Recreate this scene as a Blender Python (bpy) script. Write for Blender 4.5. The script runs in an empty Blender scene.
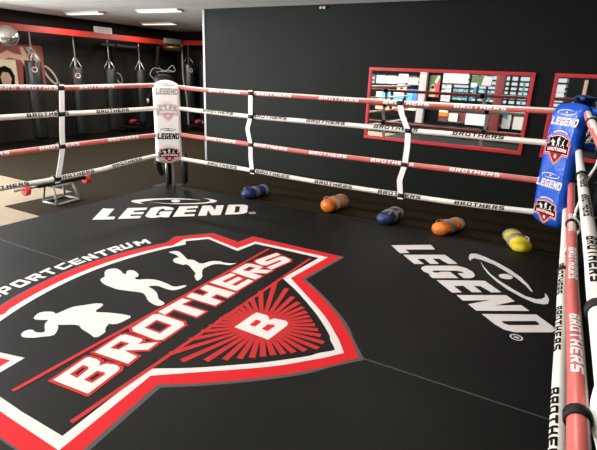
import json
D = {"black":[[0.0,-1.138],[0.089,-1.066],[0.023,-1.124],[0.148,-1.029],[0.316,-0.868],[0.452,-0.713],[0.599,-0.53],[0.73,-0.335],[1.299,-0.385],[1.296,-0.084],[1.277,0.292],[1.022,0.323],[1.127,0.751],[0.95,0.887],[0.754,0.86],[0.617,0.894],[0.391,0.986],[0.098,1.027],[0.0,1.018],[-0.098,1.027],[-0.391,0.986],[-0.617,0.894],[-0.754,0.86],[-0.95,0.887],[-1.127,0.751],[-1.022,0.323],[-1.277,0.292],[-1.296,-0.084],[-1.299,-0.385],[-0.73,-0.335],[-0.599,-0.53],[-0.452,-0.713],[-0.316,-0.868],[-0.148,-1.029],[-0.023,-1.124],[-0.089,-1.066]],"white":[[0.0,-1.2],[0.119,-1.113],[0.171,-1.066],[0.309,-0.943],[0.443,-0.794],[0.625,-0.569],[0.771,-0.391],[1.361,-0.447],[1.349,-0.054],[1.33,0.327],[1.077,0.366],[1.177,0.783],[0.983,0.934],[0.787,0.907],[0.672,0.948],[0.448,1.047],[0.142,1.08],[0.0,1.07],[-0.142,1.08],[-0.448,1.047],[-0.672,0.948],[-0.787,0.907],[-0.983,0.934],[-1.177,0.783],[-1.077,0.366],[-1.33,0.327],[-1.349,-0.054],[-1.361,-0.447],[-0.771,-0.391],[-0.625,-0.569],[-0.443,-0.794],[-0.309,-0.943],[-0.171,-1.066],[-0.119,-1.113]],"red":[[0.0,-1.294],[0.163,-1.182],[0.311,-1.062],[0.497,-0.876],[0.683,-0.656],[0.807,-0.477],[1.45,-0.546],[1.438,-0.003],[1.434,0.421],[1.217,0.456],[1.281,0.815],[0.978,1.05],[0.854,1.004],[0.736,1.011],[0.523,1.127],[0.222,1.176],[0.0,1.168],[-0.222,1.176],[-0.523,1.127],[-0.736,1.011],[-0.854,1.004],[-0.978,1.05],[-1.281,0.815],[-1.217,0.456],[-1.434,0.421],[-1.438,-0.003],[-1.45,-0.546],[-0.807,-0.477],[-0.683,-0.656],[-0.497,-0.876],[-0.311,-1.062],[-0.163,-1.182]],"gray":[[0.0,-1.332],[0.172,-1.196],[0.326,-1.085],[0.521,-0.886],[0.696,-0.676],[0.818,-0.508],[1.457,-0.574],[1.451,0.004],[1.455,0.435],[1.236,0.469],[1.304,0.834],[0.998,1.072],[0.871,1.027],[0.752,1.026],[0.537,1.143],[0.237,1.194],[0.0,1.184],[-0.237,1.194],[-0.537,1.143],[-0.752,1.026],[-0.871,1.027],[-0.998,1.072],[-1.304,0.834],[-1.236,0.469],[-1.455,0.435],[-1.451,0.004],[-1.457,-0.574],[-0.818,-0.508],[-0.696,-0.676],[-0.521,-0.886],[-0.326,-1.085],[-0.172,-1.196]],"bro":[[[[-1.068,0.009],[-0.842,0.037],[-0.828,0.026],[-0.82,-0.028],[-0.827,-0.061],[-0.845,-0.081],[-0.863,-0.084],[-0.819,-0.107],[-0.801,-0.161],[-0.808,-0.196],[-0.827,-0.212],[-1.047,-0.237]],[[-0.99,-0.02],[-0.898,-0.008],[-0.893,-0.047],[-0.908,-0.065],[-0.991,-0.081]],[[-0.983,-0.124],[-0.893,-0.116],[-0.881,-0.167],[-0.896,-0.18],[-0.979,-0.182]]],[[[-0.78,0.043],[-0.573,0.062],[-0.549,0.042],[-0.533,-0.079],[-0.547,-0.097],[-0.588,-0.099],[-0.506,-0.187],[-0.598,-0.197],[-0.677,-0.085],[-0.681,-0.195],[-0.759,-0.207]],[[-0.704,0.003],[-0.616,0.009],[-0.608,-0.054],[-0.689,-0.053]]],[[[-0.495,-0.161],[-0.497,0.036],[-0.473,0.07],[-0.273,0.089],[-0.247,0.059],[-0.242,-0.148],[-0.266,-0.182],[-0.469,-0.191]],[[-0.427,-0.124],[-0.429,0.008],[-0.314,0.018],[-0.311,-0.117]]],[[[-0.226,0.087],[0.014,0.089],[0.023,0.017],[-0.059,0.03],[-0.053,-0.179],[-0.14,-0.176],[-0.14,0.026],[-0.236,0.019]]],[[[0.048,0.084],[0.122,0.092],[0.126,-0.011],[0.197,-0.009],[0.211,0.086],[0.291,0.092],[0.3,-0.177],[0.203,-0.176],[0.206,-0.075],[0.136,-0.077],[0.133,-0.178],[0.056,-0.18]]],[[[0.329,-0.167],[0.339,0.099],[0.576,0.067],[0.571,0.012],[0.407,0.03],[0.405,-0.012],[0.548,-0.025],[0.543,-0.078],[0.402,-0.068],[0.399,-0.11],[0.558,-0.118],[0.552,-0.173]]],[[[0.6,0.08],[0.803,0.079],[0.835,0.053],[0.841,-0.062],[0.822,-0.085],[0.767,-0.076],[0.82,-0.185],[0.734,-0.177],[0.677,-0.059],[0.668,-0.176],[0.581,-0.169]],[[0.677,0.026],[0.779,0.019],[0.783,-0.038],[0.69,-0.033]]],[[[0.829,-0.17],[0.845,-0.114],[1.039,-0.149],[1.05,-0.119],[0.882,-0.087],[0.862,-0.054],[0.887,0.033],[0.924,0.054],[1.182,-0.005],[1.163,-0.056],[0.964,-0.013],[0.955,-0.044],[1.124,-0.079],[1.143,-0.11],[1.113,-0.19],[1.076,-0.21]]]],"bigB":[[[-0.112,-0.47],[0.089,-0.474],[0.133,-0.483],[0.137,-0.563],[0.12,-0.59],[0.092,-0.608],[0.129,-0.632],[0.141,-0.71],[0.128,-0.737],[0.087,-0.749],[-0.123,-0.737]],[[-0.039,-0.536],[0.048,-0.534],[0.05,-0.57],[0.027,-0.581],[-0.032,-0.579]],[[-0.035,-0.631],[0.038,-0.633],[0.056,-0.677],[0.033,-0.686],[-0.037,-0.678]]],"rayc":[0.005,-0.607],"rays":[[0.659,-0.334],[0.575,-0.473],[0.481,-0.575],[0.493,-0.578],[0.426,-0.654],[0.378,-0.719],[0.324,-0.775],[0.272,-0.828],[0.23,-0.87],[0.186,-0.916],[0.128,-0.968],[0.066,-1.021],[-0.002,-1.071],[-0.002,-1.072],[-0.084,-1.008],[-0.144,-0.954],[-0.193,-0.908],[-0.239,-0.861],[-0.285,-0.815],[-0.332,-0.766],[-0.373,-0.714],[-0.432,-0.645],[-0.498,-0.561],[-0.576,-0.45],[-0.599,-0.338],[-0.397,-0.327],[-0.273,-0.324],[-0.189,-0.321],[-0.122,-0.323],[-0.067,-0.314],[-0.015,-0.314],[-0.013,-0.316],[0.046,-0.324],[0.1,-0.324],[0.159,-0.323],[0.225,-0.329],[0.314,-0.327],[0.444,-0.32]],"box":[[[-0.696,0.493],[-0.717,0.457],[-0.75,0.425],[-0.792,0.397],[-0.842,0.453],[-0.861,0.463],[-0.9,0.528],[-0.895,0.558],[-0.884,0.576],[-0.858,0.594],[-0.827,0.589],[-0.814,0.561],[-0.825,0.528],[-0.812,0.498],[-0.795,0.478],[-0.769,0.514],[-0.74,0.561],[-0.711,0.586],[-0.685,0.596],[-0.703,0.618],[-0.732,0.669],[-0.72,0.705],[-0.667,0.734],[-0.634,0.72],[-0.603,0.669],[-0.612,0.632],[-0.61,0.627],[-0.489,0.625],[-0.422,0.571],[-0.372,0.54],[-0.348,0.495],[-0.361,0.47],[-0.462,0.445],[-0.409,0.345],[-0.373,0.242],[-0.366,0.182],[-0.481,0.184],[-0.514,0.222],[-0.51,0.248],[-0.524,0.227],[-0.548,0.222],[-0.587,0.186],[-0.592,0.17],[-0.677,0.16],[-0.656,0.26],[-0.649,0.331],[-0.63,0.364],[-0.636,0.407],[-0.671,0.455],[-0.695,0.489]],[[-0.086,0.838],[-0.025,0.85],[0.003,0.896],[0.053,0.942],[0.097,0.939],[0.132,0.9],[0.112,0.819],[0.086,0.785],[0.094,0.743],[0.121,0.781],[0.16,0.796],[0.182,0.752],[0.147,0.664],[0.108,0.634],[0.079,0.643],[0.063,0.598],[0.118,0.546],[0.149,0.47],[0.142,0.358],[0.121,0.27],[0.205,0.219],[0.185,0.201],[0.127,0.208],[0.078,0.23],[0.066,0.285],[0.074,0.395],[0.023,0.449],[0.011,0.368],[-0.025,0.294],[-0.09,0.221],[-0.103,0.144],[-0.139,0.13],[-0.167,0.15],[-0.162,0.211],[-0.144,0.269],[-0.105,0.326],[-0.072,0.389],[-0.118,0.526],[-0.138,0.592],[-0.132,0.726],[-0.115,0.787]],[[0.649,0.819],[0.707,0.783],[0.705,0.738],[0.644,0.624],[0.601,0.558],[0.627,0.514],[0.588,0.394],[0.696,0.365],[0.734,0.299],[0.723,0.261],[0.749,0.18],[0.79,0.152],[0.702,0.174],[0.687,0.248],[0.649,0.305],[0.523,0.319],[0.443,0.264],[0.416,0.232],[0.359,0.199],[0.301,0.195],[0.342,0.248],[0.372,0.283],[0.407,0.293],[0.463,0.383],[0.505,0.448],[0.519,0.506],[0.489,0.497],[0.489,0.539],[0.487,0.605],[0.531,0.661],[0.588,0.666],[0.593,0.636],[0.636,0.722],[0.636,0.791]]],"sport":[[[[-0.725,1.149],[-0.724,1.179],[-0.669,1.194],[-0.668,1.211],[-0.716,1.198],[-0.724,1.211],[-0.723,1.258],[-0.715,1.275],[-0.641,1.294],[-0.642,1.265],[-0.699,1.249],[-0.699,1.232],[-0.651,1.245],[-0.644,1.232],[-0.646,1.185],[-0.654,1.168]]],[[[-0.626,1.162],[-0.628,1.299],[-0.551,1.31],[-0.54,1.296],[-0.539,1.242],[-0.55,1.224],[-0.6,1.213],[-0.6,1.169]],[[-0.601,1.244],[-0.601,1.272],[-0.566,1.278],[-0.566,1.25]]],[[[-0.508,1.202],[-0.515,1.299],[-0.506,1.317],[-0.429,1.337],[-0.416,1.324],[-0.399,1.226],[-0.408,1.208],[-0.496,1.189]],[[-0.48,1.225],[-0.486,1.289],[-0.44,1.301],[-0.431,1.236]]],[[[-0.374,1.203],[-0.39,1.319],[-0.296,1.344],[-0.283,1.33],[-0.279,1.278],[-0.291,1.26],[-0.299,1.259],[-0.275,1.209],[-0.307,1.207],[-0.329,1.249],[-0.351,1.247],[-0.347,1.205]],[[-0.354,1.276],[-0.357,1.298],[-0.311,1.308],[-0.309,1.284]]],[[[-0.26,1.337],[-0.159,1.358],[-0.16,1.324],[-0.196,1.317],[-0.197,1.216],[-0.225,1.212],[-0.224,1.312],[-0.261,1.304]]],[[[-0.113,1.221],[-0.127,1.235],[-0.135,1.32],[-0.123,1.339],[-0.028,1.36],[-0.025,1.331],[-0.101,1.314],[-0.096,1.255],[-0.021,1.272],[-0.018,1.242]]],[[[-0.008,1.223],[-0.0,1.343],[0.103,1.354],[0.101,1.324],[0.029,1.318],[0.028,1.298],[0.092,1.302],[0.09,1.274],[0.026,1.271],[0.025,1.252],[0.097,1.253],[0.095,1.223]]],[[[0.112,1.211],[0.127,1.335],[0.157,1.34],[0.189,1.267],[0.198,1.346],[0.228,1.351],[0.214,1.208],[0.183,1.209],[0.151,1.286],[0.143,1.21]]],[[[0.255,1.334],[0.367,1.33],[0.358,1.297],[0.318,1.299],[0.293,1.2],[0.265,1.204],[0.288,1.301],[0.248,1.303]]],[[[0.362,1.187],[0.387,1.328],[0.483,1.32],[0.492,1.302],[0.48,1.25],[0.464,1.234],[0.455,1.235],[0.464,1.181],[0.432,1.183],[0.423,1.231],[0.4,1.233],[0.391,1.186]],[[0.406,1.267],[0.411,1.292],[0.458,1.288],[0.453,1.263]]],[[[0.516,1.308],[0.545,1.307],[0.509,1.21],[0.549,1.207],[0.584,1.305],[0.613,1.303],[0.572,1.187],[0.557,1.172],[0.477,1.18],[0.473,1.197]]],[[[0.597,1.155],[0.646,1.276],[0.679,1.266],[0.691,1.206],[0.745,1.247],[0.778,1.237],[0.724,1.107],[0.693,1.119],[0.722,1.189],[0.671,1.156],[0.655,1.211],[0.628,1.143]]]],"leg":[[[[0.422,3.333],[0.174,3.671],[0.288,3.739],[0.461,3.491],[0.527,3.55],[0.592,3.478]]],[[[0.614,3.514],[0.379,3.855],[0.548,4.005],[0.601,3.933],[0.518,3.829],[0.553,3.777],[0.646,3.861],[0.698,3.792],[0.6,3.709],[0.645,3.657],[0.731,3.743],[0.781,3.669]]],[[[0.857,3.748],[0.81,3.747],[0.765,3.766],[0.598,4.011],[0.607,4.084],[0.661,4.153],[0.73,4.186],[0.785,4.183],[0.825,4.161],[0.852,4.113],[0.778,4.048],[0.743,4.087],[0.718,4.086],[0.723,4.025],[0.831,3.861],[0.859,3.847],[0.876,3.871],[0.86,3.903],[0.828,3.911],[0.778,3.984],[0.881,4.075],[1.006,3.887],[0.955,3.843],[0.93,3.844],[0.908,3.788]]],[[[1.029,3.925],[0.807,4.278],[0.971,4.425],[1.021,4.357],[0.943,4.26],[0.973,4.214],[1.06,4.291],[1.105,4.222],[1.016,4.139],[1.067,4.074],[1.155,4.155],[1.204,4.088]]],[[[1.229,4.126],[1.006,4.466],[1.087,4.536],[1.247,4.414],[1.129,4.583],[1.199,4.645],[1.416,4.305],[1.341,4.233],[1.175,4.366],[1.301,4.189]]],[[[1.447,4.346],[1.232,4.693],[1.374,4.813],[1.412,4.82],[1.454,4.803],[1.597,4.581],[1.598,4.514],[1.555,4.448]],[[1.483,4.482],[1.342,4.694],[1.367,4.717],[1.397,4.715],[1.513,4.535],[1.509,4.504]]],[[[0.409,4.094],[0.346,4.068],[0.26,4.057],[0.199,4.062],[0.167,4.108],[0.214,4.205],[0.305,4.324],[0.418,4.439],[0.549,4.536],[0.686,4.604],[0.818,4.646],[0.819,4.635],[0.711,4.583],[0.59,4.503],[0.48,4.407],[0.37,4.293],[0.315,4.179],[0.308,4.11],[0.356,4.093]]],[[[0.362,4.177],[0.481,4.223],[0.617,4.293],[0.742,4.387],[0.847,4.491],[0.939,4.599],[0.951,4.675],[0.918,4.716],[0.863,4.737],[0.787,4.732],[0.824,4.75],[0.906,4.766],[0.991,4.761],[1.019,4.731],[1.03,4.669],[0.974,4.569],[0.884,4.461],[0.773,4.367],[0.628,4.275],[0.487,4.215]]],[[[0.593,4.476],[0.613,4.475],[0.631,4.469],[0.648,4.458],[0.66,4.443],[0.667,4.427],[0.669,4.41],[0.665,4.393],[0.655,4.38],[0.64,4.37],[0.622,4.365],[0.603,4.365],[0.584,4.371],[0.567,4.382],[0.554,4.397],[0.546,4.414],[0.545,4.432],[0.55,4.448],[0.56,4.462],[0.575,4.472]]]],"reg":[1.662,4.595],"regpts":[[1.684,4.56],[1.64,4.629],[1.615,4.591],[1.708,4.599]],"font":{"O":[[[0,0.12],[0,0.88],[0.1,1],[0.9,1],[1,0.88],[1,0.12],[0.9,0],[0.1,0]],[[0.27,0.25],[0.27,0.75],[0.73,0.75],[0.73,0.25]]],"T":[[[0,1],[1,1],[1,0.75],[0.64,0.75],[0.64,0],[0.36,0],[0.36,0.75],[0,0.75]]],"H":[[[0,0],[0,1],[0.28,1],[0.28,0.63],[0.72,0.63],[0.72,1],[1,1],[1,0],[0.72,0],[0.72,0.38],[0.28,0.38],[0.28,0]]],"E":[[[0,0],[0,1],[1,1],[1,0.77],[0.3,0.77],[0.3,0.61],[0.92,0.61],[0.92,0.39],[0.3,0.39],[0.3,0.23],[1,0.23],[1,0]]],"R":[[[0,0],[0,1],[0.88,1],[1,0.88],[1,0.5],[0.88,0.38],[0.8,0.38],[1,0.0],[0.68,0],[0.5,0.34],[0.28,0.34],[0.28,0]],[[0.28,0.58],[0.28,0.76],[0.72,0.76],[0.72,0.58]]],"S":[[[0,0],[0,0.24],[0.7,0.24],[0.7,0.38],[0.1,0.38],[0,0.5],[0,0.88],[0.1,1],[1,1],[1,0.76],[0.3,0.76],[0.3,0.62],[0.9,0.62],[1,0.5],[1,0.12],[0.9,0]]],"B":[[[0,0],[0,1],[0.86,1],[0.97,0.9],[0.97,0.6],[0.88,0.5],[1,0.4],[1,0.1],[0.9,0]],[[0.28,0.6],[0.28,0.78],[0.7,0.78],[0.7,0.6]],[[0.28,0.22],[0.28,0.41],[0.72,0.41],[0.72,0.22]]],"L":[[[0,0],[0,1],[0.3,1],[0.3,0.25],[1,0.25],[1,0]]],"G":[[[0.12,0],[0,0.14],[0,0.86],[0.12,1],[1,1],[1,0.76],[0.3,0.76],[0.3,0.24],[0.7,0.24],[0.7,0.38],[0.5,0.38],[0.5,0.58],[1,0.58],[1,0]]],"N":[[[0,0],[0,1],[0.3,1],[0.7,0.42],[0.7,1],[1,1],[1,0],[0.7,0],[0.3,0.58],[0.3,0]]],"D":[[[0,0],[0,1],[0.8,1],[1,0.82],[1,0.18],[0.8,0]],[[0.3,0.25],[0.3,0.75],[0.7,0.75],[0.7,0.25]]],"P":[[[0,0],[0,1],[0.88,1],[1,0.88],[1,0.45],[0.88,0.33],[0.3,0.33],[0.3,0]],[[0.3,0.56],[0.3,0.77],[0.7,0.77],[0.7,0.56]]],"C":[[[0.12,0],[0,0.14],[0,0.86],[0.12,1],[1,1],[1,0.75],[0.3,0.75],[0.3,0.25],[1,0.25],[1,0]]],"U":[[[0,1],[0.3,1],[0.3,0.25],[0.7,0.25],[0.7,1],[1,1],[1,0.12],[0.9,0],[0.1,0],[0,0.12]]],"M":[[[0,0],[0,1],[0.25,1],[0.5,0.6],[0.75,1],[1,1],[1,0],[0.76,0],[0.76,0.55],[0.5,0.2],[0.24,0.55],[0.24,0]]]}}
LP, LR, WL, WF, WS, EXPO = 36, 34, 1500, 26, .22, 0.0
import bpy, bmesh, math, random
from mathutils import Vector, Matrix
from mathutils.geometry import tessellate_polygon
random.seed(7)
scene = bpy.context.scene
COL = scene.collection
# ---------------------------------------------------------------- materials
def mat(name, col, rough=.5, metal=0., spec=.5, noise=None, bump=None, emit=None, coat=0., trans=0., alpha=None):
    m = bpy.data.materials.new(name); m.use_nodes = True
    nt = m.node_tree; b = nt.nodes['Principled BSDF']
    b.inputs['Base Color'].default_value = (*col, 1)
    b.inputs['Roughness'].default_value = rough
    b.inputs['Metallic'].default_value = metal
    b.inputs['Specular IOR Level'].default_value = spec
    b.inputs['Coat Weight'].default_value = coat
    if trans: b.inputs['Transmission Weight'].default_value = trans
    if emit:
        b.inputs['Emission Color'].default_value = (*emit[0], 1)
        b.inputs['Emission Strength'].default_value = emit[1]
    tc = nt.nodes.new('ShaderNodeTexCoord')
    if noise:
        sc, amt = noise
        n = nt.nodes.new('ShaderNodeTexNoise'); n.inputs['Scale'].default_value = sc; n.inputs['Detail'].default_value = 6
        r = nt.nodes.new('ShaderNodeMapRange'); r.inputs['To Min'].default_value = 1-amt; r.inputs['To Max'].default_value = 1+amt
        r.inputs['From Min'].default_value = .3; r.inputs['From Max'].default_value = .7
        mx = nt.nodes.new('ShaderNodeVectorMath'); mx.operation = 'SCALE'; mx.inputs[0].default_value = col
        nt.links.new(tc.outputs['Object'], n.inputs['Vector']); nt.links.new(n.outputs['Fac'], r.inputs['Value'])
        nt.links.new(r.outputs['Result'], mx.inputs['Scale']); nt.links.new(mx.outputs['Vector'], b.inputs['Base Color'])
    if bump:
        sc, st, dist = bump
        n = nt.nodes.new('ShaderNodeTexNoise'); n.inputs['Scale'].default_value = sc; n.inputs['Detail'].default_value = 4
        bp = nt.nodes.new('ShaderNodeBump'); bp.inputs['Strength'].default_value = st; bp.inputs['Distance'].default_value = dist
        nt.links.new(tc.outputs['Object'], n.inputs['Vector']); nt.links.new(n.outputs['Fac'], bp.inputs['Height'])
        nt.links.new(bp.outputs['Normal'], b.inputs['Normal'])
    return m
M = {}
M['canvas'] = mat('canvas_black', (.0062,.0058,.0046), .6, spec=.14, noise=(3,.12), bump=(60,.15,.002))
M['print_white'] = mat('print_white', (.67,.635,.615), .65, spec=.12)
M['print_red'] = mat('print_red', (.58,.016,.022), .65, spec=.1)
M['print_dark_red'] = mat('print_dull_red', (.46,.026,.028), .65, spec=.1)
M['print_gray'] = mat('print_gray', (.085,.078,.08), .65, spec=.12)
M['seam'] = mat('seam_gray', (.04,.037,.03), .7)
M['rope_white'] = mat('vinyl_white', (.80,.76,.69), .4, noise=(18,.05), bump=(30,.25,.004))
M['rope_red'] = mat('vinyl_faded_red', (.62,.135,.115), .35, noise=(14,.08), bump=(30,.25,.004))
M['strap_white'] = mat('strap_white', (.86,.85,.83), .5)
M['black'] = mat('black_plastic', (.006,.006,.006), .6, spec=.3)
M['ink'] = mat('ink_black', (.004,.004,.004), .8, spec=.1)
M['ink_gray'] = mat('ink_worn_gray', (.40,.38,.38), .6)
M['ink_pink'] = mat('ink_worn_pink', (.75,.38,.38), .6)
M['pad_white'] = mat('pad_white_vinyl', (.88,.87,.87), .4, bump=(5,.25,.02))
M['pad_blue'] = mat('pad_blue_vinyl', (.008,.085,.52), .3, spec=.5, bump=(7,.45,.03))
M['steel'] = mat('brushed_steel', (.45,.45,.43), .35, metal=1.)
M['chain'] = mat('chain_steel', (.5,.48,.45), .3, metal=1.)
M['gray_metal'] = mat('gray_painted_metal', (.33,.32,.30), .5)
M['bag'] = mat('bag_leather', (.014,.017,.017), .3, spec=.6, bump=(12,.25,.01))
M['beam'] = mat('beam_red_paint', (.42,.018,.010), .4)
M['wall_dark'] = mat('brick_dark_paint', (.02,.016,.012), .8)
M['wall_black'] = mat('panel_black_paint', (.0085,.0105,.0088), .6, spec=.15, noise=(1.2,.08), bump=(2.5,.06,.02))
M['ceiling'] = mat('ceiling_tiles', (.85,.85,.82), .85)
M['alu'] = mat('aluminium_trim', (.36,.36,.35), .5, metal=.3)
M['tan'] = mat('laminate_tan', (.33,.27,.19), .5, noise=(2,.08))
M['mirror'] = mat('mirror_silver', (.93,.94,.93), .015, metal=1.)
M['frame_red'] = mat('frame_red_paint', (.72,.035,.045), .45)
M['column_red'] = mat('column_dark_red', (.20,.03,.03), .5)
M['foam_red'] = mat('foam_red', (.72,.05,.05), .6)
M['diffuser'] = mat('lamp_diffuser', (1,1,1), .6, emit=((1,.93,.74), .95))
M['lamp_body'] = mat('lamp_body', (.7,.7,.68), .5)
M['orange'] = mat('bag_orange', (.80,.20,.022), .45, bump=(25,.3,.01))
M['blue'] = mat('bag_blue', (.011,.027,.11), .5, bump=(25,.3,.01))
M['yellow'] = mat('bag_yellow', (.78,.62,.02), .45, bump=(25,.3,.01))
M['webbing'] = mat('webbing_gray', (.30,.275,.26), .7)
M['webbing_dark'] = mat('webbing_blue_gray', (.17,.19,.24), .7)
M['rubber'] = mat('rubber_black', (.007,.0065,.005), .9, spec=.05, noise=(60,.4))
M['glove_red'] = mat('glove_dark_red', (.25,.012,.015), .5)
M['taupe'] = mat('taupe_render', (.42,.37,.34), .7)
M['cream'] = mat('poster_cream', (.75,.66,.45), .6)
M['cyan'] = mat('poster_cyan', (.05,.42,.62), .5)
M['navy'] = mat('poster_blue', (.04,.14,.42), .5)
M['leaf'] = mat('poster_green', (.10,.17,.06), .6)
M['pink'] = mat('poster_pink', (.72,.58,.66), .6)
M['skin'] = mat('poster_skin', (.66,.42,.30), .6)
M['blind'] = mat('blind_white', (.85,.84,.80), .7)
M['teal'] = mat('teal_lettering', (.04,.30,.36), .4)
M['poster_red'] = mat('poster_brick_red', (.30,.06,.05), .5, noise=(4,.3))
M['mural'] = mat('mural_pale_paint', (.5,.42,.34), .8)
M['dome'] = mat('dome_acrylic', (.55,.52,.46), .12, metal=.8)
M['bronze'] = mat('speaker_bronze', (.30,.17,.07), .3, metal=.8)
M['glass'] = mat('window_glass', (1,1,1), 0., trans=1.)
M['glass'].node_tree.nodes['Principled BSDF'].inputs['IOR'].default_value = 1.05

# brown rubber flooring with fine speckle; brick wall relief
def flooring():
    m = mat('flooring_brown', (.024,.0165,.0078), .9, spec=.1, noise=(45,.25)); return m
M['brown'] = flooring()
def brick():
    m = M['wall_dark']; nt = m.node_tree; b = nt.nodes['Principled BSDF']
    tc = nt.nodes.new('ShaderNodeTexCoord'); mp = nt.nodes.new('ShaderNodeMapping'); mp.inputs['Rotation'].default_value = (0, math.radians(90), math.radians(90))
    br = nt.nodes.new('ShaderNodeTexBrick'); br.inputs['Scale'].default_value = 4
    br.inputs['Color1'].default_value = (.016,.011,.006,1); br.inputs['Color2'].default_value = (.012,.008,.0045,1); br.inputs['Mortar'].default_value = (.007,.005,.003,1)
    br.inputs['Mortar Size'].default_value = .03
    nt.links.new(tc.outputs['Object'], mp.inputs['Vector']); nt.links.new(mp.outputs['Vector'], br.inputs['Vector']); nt.links.new(br.outputs['Color'], b.inputs['Base Color'])
brick()
def tiles():
    m = M['ceiling']; nt = m.node_tree; b = nt.nodes['Principled BSDF']
    tc = nt.nodes.new('ShaderNodeTexCoord'); br = nt.nodes.new('ShaderNodeTexBrick'); br.offset = 0
    br.inputs['Scale'].default_value = 1; br.inputs['Brick Width'].default_value = 1.2; br.inputs['Row Height'].default_value = .6; br.inputs['Mortar Size'].default_value = .008
    br.inputs['Color1'].default_value = (.88,.88,.85,1); br.inputs['Color2'].default_value = (.82,.82,.79,1); br.inputs['Mortar'].default_value = (.5,.5,.48,1)
    nt.links.new(tc.outputs['Object'], br.inputs['Vector']); nt.links.new(br.outputs['Color'], b.inputs['Base Color'])
tiles()

# ---------------------------------------------------------------- mesh builder
class MB:
    def __init__(s): s.v = []; s.f = []; s.m = []; s.sm = []; s.mats = []
    def mi(s, m):
        m = M[m]
        if m not in s.mats: s.mats.append(m)
        return s.mats.index(m)
    def add(s, vs, fs, m, smooth=False):
        o = len(s.v); k = s.mi(m); s.v += [tuple(p) for p in vs]
        for f in fs: s.f.append([i+o for i in f]); s.m.append(k); s.sm.append(smooth)
        return s
    def box(s, lo, hi, m, mtx=None, bevel=0.):
        bm = bmesh.new(); bmesh.ops.create_cube(bm, size=1)
        for v in bm.verts: v.co = Vector([lo[i]+(v.co[i]+.5)*(hi[i]-lo[i]) for i in range(3)])
        if bevel: bmesh.ops.bevel(bm, geom=list(bm.edges), offset=bevel, segments=3, affect='EDGES', profile=.6)
        if mtx: bmesh.ops.transform(bm, matrix=mtx, verts=bm.verts)
        s.bm(bm, m, bool(bevel)); return s
    def bm(s, bm, m, smooth=False):
        bm.verts.index_update()
        s.add([v.co.copy() for v in bm.verts], [[v.index for v in f.verts] for f in bm.faces], m, smooth); bm.free()
    def tube(s, pts, r, m, n=12, caps=True, up=Vector((0,0,1)), flat=1.):
        pts = [Vector(p) for p in pts]; rr = r if isinstance(r, (list, tuple)) else [r]*len(pts)
        vs = []; fs = []
        for i, p in enumerate(pts):
            t = (pts[min(i+1, len(pts)-1)]-pts[max(i-1, 0)]).normalized()
            a = t.cross(up)
            if a.length < 1e-3: a = t.cross(Vector((0,1,0)))
            a.normalize(); b = a.cross(t)
            for k in range(n):
                w = 2*math.pi*k/n; vs.append(p+a*math.cos(w)*rr[i]+b*math.sin(w)*rr[i]*flat)
        for i in range(len(pts)-1):
            for k in range(n):
                fs.append([i*n+k, i*n+(k+1)%n, (i+1)*n+(k+1)%n, (i+1)*n+k])
        if caps: fs += [list(range(n)), list(range((len(pts)-1)*n, len(pts)*n))[::-1]]
        s.add(vs, fs, m, True); return s
    def lathe(s, prof, m, mtx=None, n=24):
        vs = []; fs = []
        for r, z in prof:
            for k in range(n):
                w = 2*math.pi*k/n; vs.append(Vector((r*math.cos(w), r*math.sin(w), z)))
        for i in range(len(prof)-1):
            for k in range(n): fs.append([i*n+k, i*n+(k+1)%n, (i+1)*n+(k+1)%n, (i+1)*n+k])
        fs += [list(range(n))[::-1], list(range((len(prof)-1)*n, len(prof)*n))]
        if mtx: vs = [mtx @ v for v in vs]
        s.add(vs, fs, m, True); return s
    def torus(s, c, R_, r, m, mtx=None, n=20, k=8, sx=1., sy=1.):
        vs = []; fs = []
        for i in range(n):
            a = 2*math.pi*i/n
            for j in range(k):
                b = 2*math.pi*j/k
                v = Vector((sx*R_*math.cos(a)+r*math.cos(b)*math.cos(a), sy*R_*math.sin(a)+r*math.cos(b)*math.sin(a), r*math.sin(b)))
                if mtx: v = mtx @ v
                vs.append(v+Vector(c))
        for i in range(n):
            for j in range(k): fs.append([i*k+j, ((i+1)%n)*k+j, ((i+1)%n)*k+(j+1)%k, i*k+(j+1)%k])
        s.add(vs, fs, m, True); return s
    def poly(s, contours, m, f):
        """flat figure from 2-D contours (first outer, the rest holes); f maps (u, v) to a point"""
        tris = tessellate_polygon([[Vector((a, b, 0)) for a, b in c] for c in contours])
        flat = [p for c in contours for p in c]
        s.add([f(a, b) for a, b in flat], [list(t) for t in tris], m); return s
    def stroke(s, contour, w, m, f, closed=True, layered=False):
        """band of width 2w centred on a contour"""
        n = len(contour); P = [Vector((a, b)) for a, b in contour]
        for i in range(n if closed else n-1):
            a, b = P[i], P[(i+1) % n]; d = (b-a)
            if d.length < 1e-6: continue
            d.normalize(); q = Vector((-d.y, d.x))*w; e = d*w*.8
            s.poly([[tuple(a-e+q), tuple(a-e-q), tuple(b+e-q), tuple(b+e+q)]], m, (lambda i: (lambda u, v: f(u, v, i)))(i) if layered else f)
        return s
    def build(s, name, parent=None, loc=None):
        me = bpy.data.meshes.new(name); me.from_pydata(s.v, [], s.f)
        for mm in s.mats: me.materials.append(mm)
        for p, k, sm in zip(me.polygons, s.m, s.sm): p.material_index = k; p.use_smooth = sm
        me.update()
        bm = bmesh.new(); bm.from_mesh(me)
        if any(s.sm): bmesh.ops.recalc_face_normals(bm, faces=[f for f in bm.faces])
        bm.to_mesh(me); bm.free()
        o = bpy.data.objects.new(name, me); COL.objects.link(o)
        if loc:
            L = Vector(loc)
            for v in me.vertices: v.co -= L
            o.location = L
        if parent:
            o.parent = parent
            if not loc:
                P_ = Vector((0,0,0)); q = parent
                while q: P_ += q.location; q = q.parent
                for v in me.vertices: v.co -= P_
            else: o.location = Vector(loc)-parent.location
        return o
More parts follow.
